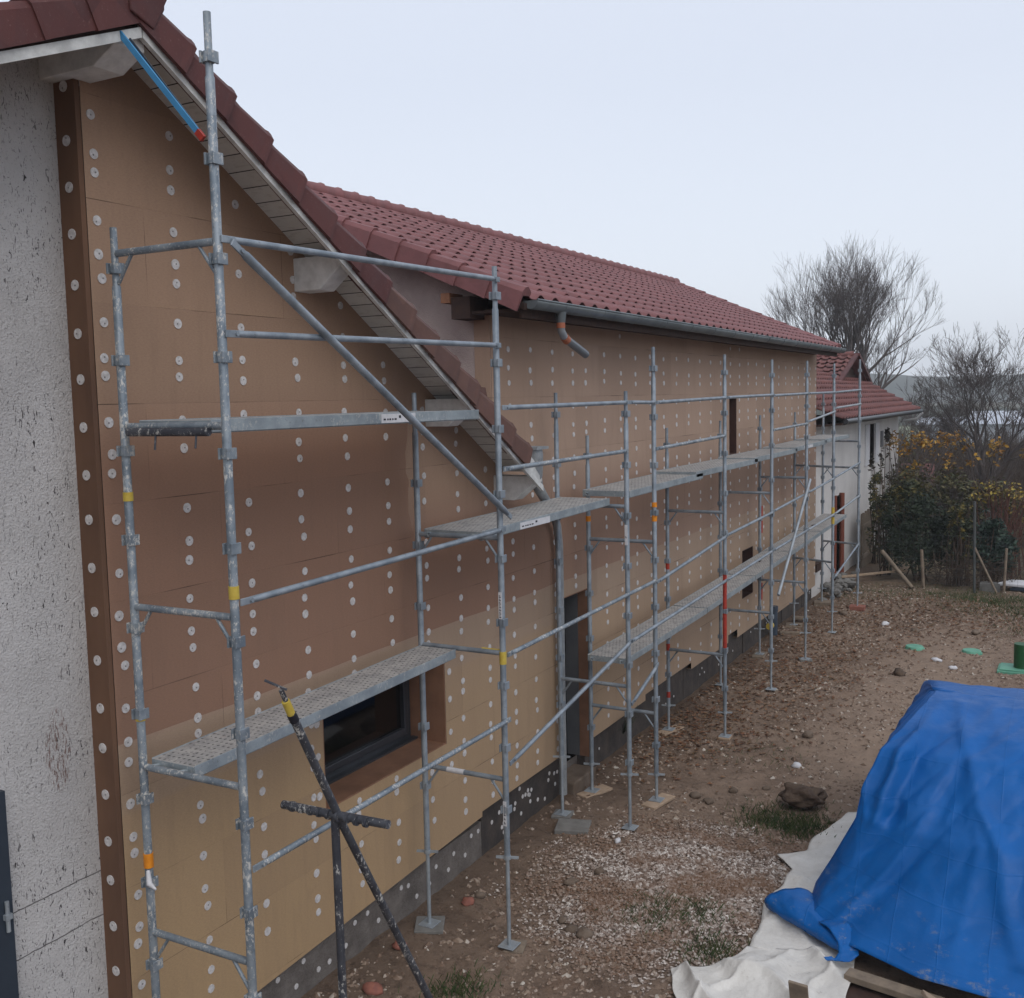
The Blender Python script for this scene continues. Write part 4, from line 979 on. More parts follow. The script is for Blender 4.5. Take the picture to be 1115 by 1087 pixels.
# green inspection covers
for x, y, lab in ((-2.44,18.63,'round pale green plastic cover sunk in the earth, left one'),(-1.55,18.74,'round pale green plastic cover in the earth, between the other cover and the green chamber')):
    t = thing('inspection_cover', lab, 'cover', 'pale green covers in the ground'); z = gz(x,y)+.03
    b = MB(); b.tube([(x,y,z-.1),(x,y,z),(x,y,z+.012)], [.15,.15,.135], 20); b.build('lid', M['green_plastic'], t)
    b = MB(); b.tube([(x,y,z-.12),(x,y,z-.03)], .17, 20); b.build('rim', M['green_plastic'], t)
t = thing('inspection_chamber', 'square pale green chamber lid with a dark green pipe standing on it', 'chamber')
z = gz(-.9,17.7)
b = MB(); b.box(-1.08,-.5,17.45,17.95,z-.1,z+.05); b.box(-1.05,-.53,17.48,17.92,z+.05,z+.075); bevel(b.build('lid', M['green_plastic'], t), .01)
b = MB(); b.tube([(-.74,17.7,z+.07),(-.74,17.7,z+.45)], .12, 16); b.build('pipe', M['green_pipe'], t)

# ------------------------------------------------------------------ tarpaulin over a pile
tp = thing('tarpaulin_pile', 'bright blue tarpaulin draped over a tall pile beside the gravel', 'tarpaulin')
edge = [(-1.92,8.50,.06),(-1.86,8.52,.28),(-1.74,8.54,.5),(-1.55,8.56,.88),(-1.52,8.66,1.1),(-1.41,8.90,1.38),(-1.28,9.22,1.5),(-1.16,9.80,1.60),(-1.13,10.05,1.61)]
rgt  = [(1.6,7.15,.10),(1.6,7.40,.28),(1.6,7.7,.5),(1.6,8.1,.88),(1.6,8.45,1.1),(1.6,8.80,1.38),(1.6,9.15,1.5),(1.6,9.70,1.60),(1.6,10.0,1.61)]
hem = [(-1.92,8.50,.05),(-1.89,8.06,.10),(-1.42,7.77,.19),(-.92,7.52,.20),(-.38,7.40,.24),(.3,7.25,.2),(1.6,7.1,.15)]
def plerp(pl, t_):
    n_ = len(pl)-1; t_ = max(0,min(1,t_))*n_; i = min(int(t_), n_-1); f = t_-i; return V(pl[i]).lerp(V(pl[i+1]), f)
def hemat(s_):   # s_ by x
    x = -1.92 + 3.52*s_
    for a, c in zip(hem[:-1], hem[1:]):
        if a[0] <= x <= c[0] or (a is hem[-2]): 
            f = (x-a[0])/(c[0]-a[0]) if c[0] > a[0] else 0
            if 0 <= f <= 1: return V(a).lerp(V(c), f)
    return V(hem[0])
NC, NRW = 150, 90; b = MB()
hx = [V(h) for h in hem]
def hemp(s_):
    Ls = [0]; 
    for a, c in zip(hx[:-1], hx[1:]): Ls.append(Ls[-1] + (c-a).length)
    d = s_*Ls[-1]
    for i in range(len(hx)-1):
        if d <= Ls[i+1] or i == len(hx)-2: return hx[i].lerp(hx[i+1], min(1,(d-Ls[i])/(Ls[i+1]-Ls[i])))
for i in range(NC+1):
    s_ = i/NC
    for j in range(NRW+1):
        t_ = j/NRW
        e = plerp(edge, t_); r_ = plerp(rgt, t_); p = e.lerp(r_, s_)
        w = (1-t_)**3; hp = hemp(s_); base = plerp(edge,0).lerp(plerp(rgt,0), s_); p = p + (hp-base)*w
        x = p.x
        # folds: broad vertical ones and crumples
        amp = math.sin(math.pi*min(1,t_*1.02))**.6
        f1 = .05*math.sin(s_*22 + 2*t_ + 1.2*nz(s_*6, t_*2))*(1-.5*t_)*min(1,s_*9)
        f2 = .085*nz(s_*5+1.3*t_, t_*1.2, 3.)+.05*nz(s_*11-3*t_, t_*3, 7.)+.018*nz(s_*30, t_*13, 1.)
        cr = .10*math.exp(-((s_-.055-.02*math.sin(t_*4))/.022)**2)*math.exp(-((t_-.62)/.28)**2) - .07*math.exp(-((s_-.10)/.03)**2)*math.exp(-((t_-.5)/.35)**2)
        # slanting crease from the top left towards lower right
        sd = s_ - (.03 + (1-t_)*.55); cr += .05*math.exp(-(sd/.02)**2)*(t_ > .1)
        sag = -.05*math.exp(-((t_-.93)/.05)**2)
        def cz(a, c_, sd_, e_): return (1-min(1, abs(nz(a, c_, sd_))*3.2))**e_
        f3 = .030*cz(s_*7+t_*2, t_*2.2, 11., 2) - .028*cz(s_*9-t_*3, t_*3.1, 17., 2) + .012*cz(s_*20+t_*5, t_*11, 21., 2) - .010*cz(s_*16, t_*14, 25., 2)
        f3 += .05*math.exp(-((s_-.16-.05*t_)/.012)**2)*(1-t_) - .06*math.exp(-((s_-.19-.06*t_)/.02)**2)*(1-t_)**.7
        k = (f1*.3+f2*.25*min(1,s_*6+.15)+cr+f3*.7)*amp
        p = p + V((-.15,-.85,.5))*k + V((0,0,sag*.0))
        b.v.append(tuple(p))
W_ = NRW+1
for i in range(NC):
    for j in range(NRW): b.f.append((i*W_+j, (i+1)*W_+j, (i+1)*W_+j+1, i*W_+j+1)); b.sm.append(True)
o = b.raw('front_sheet', M['tarp'], tp); solid(o, .004, 0)
# left flank and back of the pile
b = MB(); back = [(-1.75,11.9,.04),(-1.7,11.85,.3),(-1.6,11.75,.55),(-1.5,11.6,.9),(-1.45,11.5,1.15),(-1.38,11.3,1.35),(-1.3,11.0,1.45),(-1.22,10.5,1.55),(-1.16,10.15,1.58)]
n1 = 40
for i in range(n1+1):
    s_ = i/n1
    for j in range(NRW+1):
        t_ = j/NRW; p = plerp(edge, t_).lerp(plerp(back, t_), s_); k = (.07*nz(s_*5, t_*3, 5)+.03*math.sin(s_*18))*math.sin(math.pi*t_)*min(1,s_*5)*min(1,(1-s_)*5); p += V((-1,0,.1))*(abs(k)*-.9)
        b.v.append(tuple(p))
for i in range(n1):
    for j in range(NRW): b.f.append((i*W_+j, i*W_+j+1, (i+1)*W_+j+1, (i+1)*W_+j)); b.sm.append(True)
o = b.raw('left_sheet', M['tarp'], tp); solid(o, .004, 0)
b = MB(); 
topl = [(-1.13,10.05,1.61),(-1.17,10.12,1.6),(-1.3,11.0,1.45),(-1.45,11.5,1.15),(-1.75,11.9,.04)]; topr = [(1.6,10.0,1.61),(1.6,10.12,1.6),(1.6,11.0,1.45),(1.6,11.5,1.15),(1.6,11.9,.04)]
for i in range(31):
    for j in range(21):
        p = plerp(topl, j/20).lerp(plerp(topr, j/20), i/30); p += V((0,.2,1))*(.03*nz(i*.4, j*.3))*(1 if 0 < j < 20 else 0); b.v.append(tuple(p))
for i in range(30):
    for j in range(20): b.f.append((i*21+j, (i+1)*21+j, (i+1)*21+j+1, i*21+j+1)); b.sm.append(True)
o = b.raw('back_sheet', M['tarp'], tp); solid(o, .004, 0)
# rolled cuff at the lower left corner
def ribbon(b, path, wv, n=40, rows=10, wob=.01):
    """sheet swept along path with width vector"""
    for i in range(n+1):
        c = plerp(path, i/n); w = plerp(wv, i/n)
        for j in range(rows+1):
            p = c + w*(j/rows) + V((0,0,1))*(wob*nz(i*.4, j*.7, 2.)); b.v.append(tuple(p))
    for i in range(n):
        for j in range(rows): b.f.append((i*(rows+1)+j, (i+1)*(rows+1)+j, (i+1)*(rows+1)+j+1, i*(rows+1)+j+1)); b.sm.append(True)
b = MB(); P0 = V((-2.0,8.36,.13)); P1 = V((-1.47,7.80,.15)); ax = (P1-P0).normalized(); sdv = ax.cross(V((0,0,1))).normalized(); n_a, n_l = 36, 24
for i in range(n_l+1):
    f = i/n_l; c_ = P0.lerp(P1, f); wa = .19*(1-f)**.7+.03; ha = .105*(1-f*.6); st_ = -.6
    for j in range(n_a+1):
        th = R(-35 + 305*j/n_a); wob = 1 + .10*nz(f*5, th*1.3, 2.)
        b.v.append(tuple(c_ + sdv*(-math.cos(th)*wa*wob) + V((0,0,1))*(math.sin(th)*ha*wob + .01*nz(f*9, th*3, 5.)) + ax*(-.10*math.sin(th*.5)*(1-f))))
for i in range(n_l):
    for j in range(n_a): b.f.append((i*(n_a+1)+j, (i+1)*(n_a+1)+j, (i+1)*(n_a+1)+j+1, i*(n_a+1)+j+1)); b.sm.append(True)
o = b.raw('hem_cuff', M['tarp'], tp); solid(o, .005, 0)
b = MB()
ribbon(b, [(-1.72,7.98,.22),(-1.62,7.88,.24),(-1.53,7.78,.19),(-1.51,7.70,.15),(-1.54,7.64,.12),(-1.58,7.60,.13),(-1.60,7.60,.15)], [(.12,.12,.0),(.13,.10,.02),(.14,.06,.0),(.14,.04,.0),(.12,.03,0),(.08,.03,0),(.05,.03,0)], 40, 8, .008)
o = b.raw('hem_tail', M['tarp'], tp); solid(o, .005, 0)
# pallets / planks of the pile peeping out below
b = MB(); b.box(-1.0,1.5,9.3,9.9,.3,1.15); b.box(-1.35,1.5,8.35,9.3,.02,.28); b.build('stacked_boards', M['plank'], tp)
def pboard(lab, a, c, w, h, m, upv=(0,0,1), name='plank', cat='plank'):
    b = MB(); b.obox(a, c, w, h, upv); return tag(bevel(b.build(name, M[m]), .004, 1), lab, cat, 'planks lying in front of the tarpaulin')
pboard('tilted board end leaning against the tarpaulin hem', (-.78,7.42,.12), (-.62,6.85,.30), .24, .03, 'plank_pale', (.5,.1,1))
pboard('brown board end standing up between the white fleece folds', (-1.62,6.98,.02), (-1.60,6.80,.36), .13, .02, 'plank', (0,1,.1))
pboard('long sawn plank lying under the hem of the tarpaulin', (-1.42,7.55,.09), (.4,7.22,.11), .12, .05, 'plank')
pboard('second sawn plank lying in front of the long one', (-1.38,7.15,.06), (.5,6.95,.08), .16, .05, 'osb')
pboard('dark wet board flat on the earth below the planks', (-1.4,7.4,.02), (.5,7.1,.02), .5, .03, 'dark_timber')

# white fleece
fl = thing('fleece_sheet', 'crumpled white fleece sheet spread out from under the blue tarpaulin', 'fleece')
def cloth(name, poly_l, poly_r, amp, n=90, m=26, seed=0., lift=.03):
    """sheet between two edge polylines"""
    b = MB()
    for i in range(n+1):
        for j in range(m+1):
            s_ = i/n; t_ = j/m; p = plerp(poly_l, s_).lerp(plerp(poly_r, s_), t_)
            wx = p.x*.8 + p.y*.9 + .45*nz(p.x*1.7+seed, p.y*1.7, seed); fold = 1-abs(math.sin(wx*4.2+seed)); fold2 = 1-abs(math.sin((p.x*1.5-p.y*.7+.4*nz(p.x*2.5, p.y*2.5+seed, 1))*5.))
            h = amp*(.75*fold**2.2 + .35*fold2**3 + .25*abs(nz(p.x*4+seed, p.y*4, seed)))
            ed = min(1, min(s_, 1-s_, t_, 1-t_)*6)
            b.v.append((p.x + nz(p.x*4,p.y*4,seed+3)*.03, p.y + nz(p.x*4,p.y*4,seed+6)*.03, max(gz(p.x,p.y),0)+lift + p.z + h*(.35+.65*ed)))
    for i in range(n):
        for j in range(m): b.f.append((i*(m+1)+j, (i+1)*(m+1)+j, (i+1)*(m+1)+j+1, i*(m+1)+j+1)); b.sm.append(True)
    o = b.raw(name, M['fleece'], fl); solid(o, .004, 0); return o
cloth('side_strip', [(-2.02,10.75,0),(-2.20,10.0,0),(-2.20,9.65,0),(-2.42,9.42,0),(-2.22,9.2,0),(-2.24,8.75,0),(-2.28,8.5,0),(-2.20,8.0,0),(-2.2,7.7,0)],
      [(-1.65,10.9,0),(-1.6,10.0,0),(-1.6,9.65,0),(-1.6,9.3,0),(-1.6,9.0,0),(-1.6,8.7,0),(-1.6,8.4,0),(-1.5,8.0,0),(-1.42,7.8,0)], .07, seed=1.)
cloth('front_fold', [(-2.64,7.12,0),(-2.50,7.22,0),(-2.3,7.35,0),(-2.2,7.66,0),(-2.0,7.78,0),(-1.75,7.86,0),(-1.42,7.95,0)],
      [(-2.45,6.78,0),(-2.3,6.70,0),(-2.1,6.6,0),(-1.9,6.6,0),(-1.7,6.6,0),(-1.5,6.7,0),(-1.36,6.9,0)], .13, 120, 60, 4.)

# ------------------------------------------------------------------ neighbouring house
nh = thing('neighbour_house', 'pale rendered neighbouring house with a red hipped roof beyond the scaffold', 'house')
XN = -5.02
NW = [(28.95,29.75,2.45,3.5),(30.7,31.15,2.7,3.3),(24.6,25.3,.1,1.95)]
q = strips([22.18,24,26,28,30,32,34.0], lambda y: -.4, lambda y: 3.66, [NW[0], NW[2]])
wall_slab(XN-.25, XN, q).build('wall', M['stucco_far'], nh)
b = MB(); b.box(-11,XN-.25,33.8,34.0,-.4,3.66); b.box(-11,-10.8,22.2,34,-.4,3.66); b.build('side_wall', M['stucco_far'], nh)
b = MB(); b.box(XN-.3,XN-.2,28.9,29.8,2.4,3.55); b.build('pane', M['glass'], None).parent = nh
for y0_, y1_ in ((28.35,28.9),(29.8,30.35)):
    b = MB(); b.box(XN, XN+.04, y0_, y1_, 2.42, 3.5); b.build('shutter', M['label'], nh)
b = MB(); b.box(XN,XN+.03,30.75,31.1,2.8,3.25); b.build('shutter', M['door_grey'], nh)
b = MB(); b.box(XN-.2,XN-.1,24.6,25.3,.05,1.95); b.build('door', M['black'], nh)
b = MB(); b.tube([(XN+.06,24.45,-.1),(XN+.06,24.45,2.0)], .035, 10); b.tube([(XN+.06,25.2,-.1),(XN+.06,25.2,2.0)], .06, 10); b.build('drain_pipe', M['orange_pipe'], nh)
b = MB(); b.box(XN,XN+.12,22.3,22.9,.55,.72); b.build('ledge', M['dark_timber'], nh)
# roof: main slope, hip, gablet
Xe = -4.38; s6 = .45; ze = 3.78
def rz(x): return ze + s6*(Xe-x)
def tiled(a0, a1, b0, b1, m, name, nrow, per, par, hgt=.05):
    """tiled slope: a0-a1 eave line, b0-b1 top line"""
    a0, a1, b0, b1 = map(V, (a0,a1,b0,b1)); b = MB(); n = ((b0-a0).cross(a1-a0)).normalized(); n = n if n.z > 0 else -n
    for r in range(nrow):
        t0, t1 = r/nrow, (r+1)/nrow + .02
        p0, p1 = a0.lerp(b0, t0), a1.lerp(b1, t0); q0, q1 = a0.lerp(b0, t1), a1.lerp(b1, t1)
        ny = max(8, int((p1-p0).length/per*6)); base = len(b.v)
        for (u0, u1, lf, hh) in ((p0,p1,.05,hgt),(q0,q1,0.,hgt*.6)):
            for i in range(ny+1):
                ph = i/6*2*math.pi; b.v.append(tuple(u0.lerp(u1, i/ny) + n*(lf + hh*max(0, math.sin(ph)))))
        for i in range(ny): b.f.append((base+i, base+i+1, base+ny+1+i+1, base+ny+1+i)); b.sm.append(True)
    o = b.raw(name, m, par); solid(o, .02); return o
tiled((Xe,22.15,rz(Xe)),(Xe,33.75,rz(Xe)),(-7.3,22.15,rz(-7.3)),(-7.3,37.1,rz(-7.3)), M['tile_old'], 'roof', 10, .30, nh, .06)
tiled((-10.5,30.9,4.32),(-6.42,30.9,4.32),(-10.5,34,5.5),(-6.30,34,5.5), M['tile_old'], 'roof', 9, .26, nh, .06)
b = MB(); b.add([(-10.5,34,5.48),(-6.3,34,5.48),(-6.3,36.3,4.55),(-10.5,36.3,4.55)], [(0,1,2,3)]); b.add([(-7.3,22.15,rz(-7.3)),(-7.3,37.1,rz(-7.3)),(-11,37.1,3.7),(-11,22.15,3.7)], [(0,1,2,3)]); solid(b.raw('rear_roof', M['tile_old'], nh), .05)
b = MB(); b.prism([(-6.55,31.5,4.55),(-6.55,34,5.42),(-6.55,36.2,4.55)], (-.05,0,0)); b.build('gablet', M['dark_timber'], nh)
b = MB(); b.obox((-6.30,34.0,5.53),(-6.30,36.35,4.60),.22,.10); b.obox((-6.30,34.0,5.53),(-6.36,31.6,4.62),.14,.06); b.build('gablet_board', M['tile_near'], nh)
b = MB(); b.prism([(Xe,22.15,rz(Xe)-.06),(Xe,33.7,rz(Xe)-.06),(XN-.05,34.0,rz(Xe)-.10),(XN-.05,22.15,rz(Xe)-.10)], (0,0,-.04)); b.build('soffit', M['dark_timber'], nh)
b = MB(); b.tube([(Xe+.05,22.3,rz(Xe)-.03),(Xe+.05,33.75,rz(Xe)-.03)], .055, 10); b.build('gutter', M['anthracite'], nh)
b = MB(); b.tube([(Xe+.05,34.0,rz(Xe)-.08),(Xe-.1,34.05,3.52),(XN+.12,34.05,3.45)], .035, 8); b.build('rain_pipe', M['label'], nh)
y = 22.15
while y < 25.9:
    b = MB(); b.tube([(-10.4+y-22.15,34,5.53),(-10.4+y-22.15+.42,34,5.535)], [.10,.115], 8); b.build('ridge_tile', M['tile_old'], nh); y += .4
# aerial stub on the roof
b = MB(); b.tube([(-6.9,26.8,rz(-6.9)),(-6.85,26.8,rz(-6.9)+.45)], .02, 6); b.obox((-7.05,26.7,rz(-6.9)+.55),(-6.7,26.9,rz(-6.9)+.3),.03,.03); b.build('flue', M['zinc_pale'], nh)

# fence of grey pickets beside the neighbour
fc = thing('wooden_fence', 'weathered grey picket gate between the pale house and the hedge', 'fence')
for k in range(9):
    y = 26.6+k*.17; b = MB(); b.box(-4.78,-4.74,y,y+.12,-.1,1.35+.05*math.sin(k*3)); b.build('picket', M['plank'], fc)
b = MB(); b.box(-4.74,-4.70,26.5,28.2,.25,.33); b.box(-4.74,-4.70,26.5,28.2,1.0,1.08); b.build('cross_rail', M['plank'], fc)
# rubble heap in front of it
random.seed(4); b = MB()
for _ in range(60): rock_mb(b, (random.gauss(-4.75,.2), random.gauss(23.6,.6), random.uniform(0,.14)), random.uniform(.04,.13), random.random()*9, .7, 1)
tag(b.build('rubble', M['slab']), 'low heap of pale rubble against the neighbouring wall', kind='stuff')

# ------------------------------------------------------------------ hedge fence
def fpost(lab, a, c, r, m):
    b = MB(); b.tube([a, c], r, 8); return tag(b.build('fence_post', M[m]), lab, 'fence post', 'posts of the wire fence by the hedge')
fpost('pale wooden fence post in front of the dark evergreen bush', (-3.02,24.4,-.1), (-3.08,24.4,.85), .035, 'plank')
fpost('tall metal fence post between the two dark bushes', (-1.99,24.4,-.1), (-2.02,24.4,1.95), .03, 'wire')
fpost('slanting stay of the tall metal fence post', (-1.55,24.35,0), (-2.0,24.4,.95), .025, 'plank')
fpost('right hand wooden fence post near the white trailer', (-1.42,24.5,-.1), (-1.38,24.5,.95), .03, 'plank')
fpost('mossy board leaning down beside the dark evergreen bush', (-3.25,24.3,0), (-3.95,24.6,.75), .045, 'plank')
wf = thing('wire_fence', 'thin wire mesh strung between the posts along the hedge', 'fence')
b = MB()
for k in range(7): b.tube([(-4.0,24.42,.1+k*.18),(-2.0,24.42,.1+k*.18),(1.5,24.8,.1+k*.18)], .002, 4)
for k in range(36): x = -4+k*.15; b.tube([(x,24.42+max(0,(x+2))*.108,.1),(x,24.42+max(0,(x+2))*.108,1.2)], .0018, 4)
b.build('mesh', M['wire'], wf)

# ------------------------------------------------------------------ vegetation
def bush(name, lab, cat, centre, blobs, n, size, m, stem='bark_brown', stems=10, group='bushes behind the wire fence', sz=(.6,1.4)):
    """leaf clumps (blobs = x,y,z,rx,ry,rz) over a few stems"""
    t = thing(name, lab, cat, group); b = MB(); bases = []
    for k in range(n):
        cx_, cy_, cz_, rx, ry, rz_ = random.choice(blobs)
        while True:
            u = V((random.uniform(-1,1), random.uniform(-1,1), random.uniform(-1,1)))
            if u.length < 1: break
        u *= (.45 + .55*random.random()**.5)/max(u.length, .01)*max(u.length,.55)
        p = V((cx_+u.x*rx, cy_+u.y*ry, cz_+u.z*rz_))
        if nz(p.x*2.3, p.y*2.3, p.z*2.3) < -.12: continue
        if p.z < .02: continue
        a = V((random.uniform(-1,1), random.uniform(-1,1), random.uniform(-.7,.5))).normalized(); c_ = a.cross(V((random.uniform(-1,1), random.uniform(-1,1), random.uniform(-1,1)))).normalized()
        s_ = size*random.uniform(*sz); b.add([p-a*s_, p-c_*s_*.45+V((0,0,.1*s_)), p+a*s_, p+c_*s_*.45], [(0,1,2),(0,2,3)])
    b.raw('foliage', M[m], t)
    b = MB()
    for k in range(stems):
        cx_, cy_, cz_, rx, ry, rz_ = random.choice(blobs); x0, y0_ = centre[0]+random.gauss(0,.12), centre[1]+random.gauss(0,.1)
        e = V((cx_+random.uniform(-.6,.6)*rx, cy_+random.uniform(-.6,.6)*ry, cz_+rz_*random.uniform(.2,.9))); mid = V((x0,y0_,0)).lerp(e,.5)+V((random.gauss(0,.08),random.gauss(0,.08),.1))
        b.tube([(x0,y0_,-.05), mid, e], [.018,.012,.004], 5, False)
    b.raw('stems', M[stem], t); return t
random.seed(44)
bush('evergreen_bush', 'dense nearly black evergreen bush behind the pale wooden post', 'bush', (-3.3,25.4), [(-3.5,25.5,.7,.75,.7,.75),(-3.2,25.6,1.4,.6,.6,.7),(-3.7,25.7,1.2,.5,.5,.7),(-2.75,25.7,.9,.55,.55,.75)], 14000, .045, 'leaf_dark')
bush('mixed_bush', 'mixed dark bush with yellowing leaves at the house corner', 'bush', (-4.15,26.0), [(-4.2,26.2,1.0,.45,.5,.9),(-3.9,26.3,1.7,.4,.4,.7),(-4.35,26.4,1.9,.25,.4,.6),(-3.6,26.4,1.9,.4,.4,.4)], 3600, .05, 'leaf_mix')
bush('laurel_bush', 'rounded dark green laurel right of the tall metal post', 'bush', (-1.75,25.3), [(-1.75,25.4,.85,.48,.5,.75),(-1.55,25.5,.7,.4,.4,.6),(-1.8,25.5,1.35,.3,.35,.35)], 6500, .05, 'leaf_laurel')
bush('thorn_bush', 'tangled brownish bush between the evergreen and the laurel', 'bush', (-2.4,25.2), [(-2.4,25.4,.8,.4,.4,.7),(-2.35,25.5,1.4,.35,.4,.5)], 3800, .045, 'leaf_mix', 'bark_brown', 30)
bush('climbing_plant', 'sparse dark leaved climber in front of the pale neighbouring wall', 'climber', (-4.55,27.6), [(-4.6,27.0,2.2,.08,.25,.75),(-4.6,28.3,2.4,.08,.4,.7),(-4.6,29.6,2.2,.08,.4,.8),(-4.6,28.0,1.4,.1,.7,.6),(-4.6,29.3,3.2,.06,.3,.2)], 620, .06, 'leaf_climb', 'bark_brown', 14)
bush('orange_shrub', 'wispy shrub with orange autumn leaves just right of the neighbouring house', 'shrub', (-4.5,31.5), [(-4.9,31.5,3.0,.35,.5,.35),(-4.2,32,2.9,.6,.5,.35),(-3.4,32.5,3.0,.5,.5,.35),(-3.6,32.0,2.3,.7,.5,.6),(-4.4,31.5,2.3,.4,.5,.6)], 800, .07, 'leaf_orange', 'bark', 40)
bush('orange_shrub', 'orange leaved shrub below the right hand bare tree', 'shrub', (-2.6,33), [(-2.9,33,2.5,.3,.4,.5),(-2.2,33,2.6,.3,.4,.5),(-1.4,33,2.6,.3,.3,.5)], 380, .07, 'leaf_orange', 'bark', 26)
bush('yellow_shrub', 'low thicket with yellow leaves near the right edge', 'shrub', (-1.9,29.5), [(-2.2,29.5,1.7,.5,.4,.4),(-1.6,29.5,1.6,.5,.4,.5),(-1.2,29,1.3,.5,.4,.5)], 520, .055, 'leaf_yellow', 'stem_red', 40)
bush('olive_hedge', 'wide olive brown hedge behind the evergreen bush', 'hedge', (-3.3,31), [(-4.2,30,1.3,.7,.8,1.2),(-3.2,31,1.3,1.0,.8,1.0),(-2.2,31.5,1.1,1.0,.8,.9),(-1.0,32,.9,1.2,.8,.8),(-4.5,33,1.5,.7,.8,1.1)], 15000, .06, 'leaf_olive', 'bark', 130)
bush('olive_hedge', 'second olive hedge further right, behind the red stemmed thicket', 'hedge', (.2,33), [(.2,33,.9,1.2,.8,.9),(1.4,33,1.0,1.2,.8,.9),(-.6,34,.9,1.2,.8,.9)], 8000, .06, 'leaf_olive', 'bark', 40)
# red stemmed thicket at right edge
t = thing('stem_thicket', 'thicket of thin reddish stems at the right edge of the hedge', 'shrub', 'bushes behind the wire fence'); b = MB()
for k in range(190):
    x = random.uniform(-1.7,.6); y = random.uniform(25.6,28); h = random.uniform(.9,2.2); e = V((x+random.gauss(0,.25), y+random.gauss(0,.2), h))
    b.tube([(x,y,-.05), V((x,y,0)).lerp(e,.5)+V((random.gauss(0,.06),0,0)), e], [.012,.009,.004], 4, False)
b.raw('stems', M['stem_red'], t)
# tangle of bare scrub between the hedge and the valley
b = MB(); random.seed(61)
for k in range(2600):
    y = random.uniform(35, 64); x = -.115*y + random.uniform(-1.8, 4.5)*(y/36); h = random.uniform(.8,2.3)*(1 if y < 50 else 1.2); z0 = -.15 if y < 40 else -.3
    e = V((x+random.gauss(0,.35), y+random.gauss(0,.3), h)); md = V((x,y,z0)).lerp(e,.5)+V((random.gauss(0,.12),0,0))
    b.tube([(x,y,z0), md, e], [.016,.012,.005], 3, False)
    for q in range(3): f = md.lerp(e, random.random()); b.tube([f, f+V((random.gauss(0,.25), random.gauss(0,.2), random.uniform(.1,.45)))], [.008,.004], 3, False)
tag(b.raw('scrub', M['bark_brown']), 'tangle of bare brown scrub between the hedge and the valley', kind='stuff')
# brush under the hedge
t = thing('brushwood', 'heap of dry brushwood at the foot of the hedge', 'brushwood', 'bushes behind the wire fence'); b = MB()
for k in range(260):
    x = random.uniform(-2.9,-1.2); y = random.uniform(24.7,25.4); z = random.uniform(0,.6); d = V((random.gauss(0,1),random.gauss(0,.4),random.gauss(0,.7))).normalized()*random.uniform(.2,.55)
    b.tube([(x,y,z),V((x,y,z))+d*.5+V((0,0,.04)),V((x,y,z))+d], [.008,.006,.003], 4, False)
b.raw('twigs', M['bark_brown'], t)
# bare trees
def bare_tree(name, lab, base, H, spread, seed, leaders, depth, m, r0, lean=(0,0), gcat='tree', trunkh=.18, ratio=.76, minr=.006, upb=.25, env=None):
    random.seed(seed); t = thing(name, lab, gcat, 'bare trees beyond the hedge')
    tr = MB(); cr = MB(); base = V(base)
    def grow(p, d, l, r, k, store):
        n = 3; pts_ = [p]; rad = [r]; dd_ = d.copy()
        for i in range(n):
            dd_ = (dd_ + V((random.gauss(0,.13), random.gauss(0,.13), random.gauss(0,.07)+upb*.12))).normalized(); pts_.append(pts_[-1] + dd_*(l/n)); rad.append(r*(1-(i+1)/n*.42))
        store.tube(pts_, rad, 6 if r > .05 else (4 if r > .02 else 3), False)
        if env:
            q = pts_[-1]; o_ = ((q.x-env[0])/env[3])**2 + ((q.y-env[1])/env[3])**2 + ((q.z-env[2])/env[4])**2
            if o_ > 1: return
            if o_ > .7: l *= .8
        if k == 0: return
        nb = random.choice((2,3,3)) if k > 1 else random.choice((3,4,4,5))
        for j in range(nb):
            a = random.uniform(0, 6.28); sp = spread*random.uniform(.55,1.25)
            perp = dd_.orthogonal().normalized(); perp.rotate(Matrix.Rotation(a, 3, dd_))
            nd = (dd_ + perp*sp + V((0,0,upb*.3))).normalized()
            at = 1.0 if j == 0 else random.uniform(.45,1.)
            idx = at*n; i0 = min(int(idx), n-1); pp = pts_[i0].lerp(pts_[i0+1], idx-i0)
            grow(pp, nd, l*ratio*random.uniform(.8,1.15), max(minr, rad[-1]*random.uniform(.66,.9)), k-1, cr)
    top = base + V((lean[0]*trunkh, lean[1]*trunkh, 1))*H*trunkh
    tr.tube([base-V((0,0,.3)), base.lerp(top,.5)+V((.03,0,0)), top], [r0*1.25, r0, r0*.9], 8)
    tr.raw('trunk', M[m], t)
    for j in range(leaders):
        a = 6.28*j/leaders + random.uniform(-.3,.3); tl = random.uniform(.2,.75)*(.5 if j%3==0 else 1)
        d = V((math.cos(a)*tl+lean[0], math.sin(a)*tl+lean[1], 1)).normalized()
        grow(top - V((0,0,random.uniform(0,.08)*H)), d, H*(1-trunkh)*.27, r0*random.uniform(.45,.7), depth, cr)
    cr.raw('crown', M[m], t); return t
bare_tree('bare_tree', 'tall wide bare tree rising behind the neighbouring roof', (-10.4,54,-.3), 12.2, .36, 9, 14, 6, 'bark', .34, minr=.0055, trunkh=.28, upb=.42, ratio=.80, env=(-10.4,54,8.0,4.5,4.5))
bare_tree('bare_tree', 'smaller bare tree with spreading forked limbs at the right edge', (-2.7,36,-.3), 7.2, .46, 12, 9, 6, 'bark', .15, minr=.005, trunkh=.24, upb=.2, env=(-2.7,36,4.1,2.3,2.9))
bare_tree('bare_tree', 'slender bare tree between the large tree and the right hand tree', (-6.2,42,-.3), 6.4, .42, 8, 4, 5, 'bark', .07, minr=.006, trunkh=.22, env=(-6.2,42,3.9,1.6,2.5))
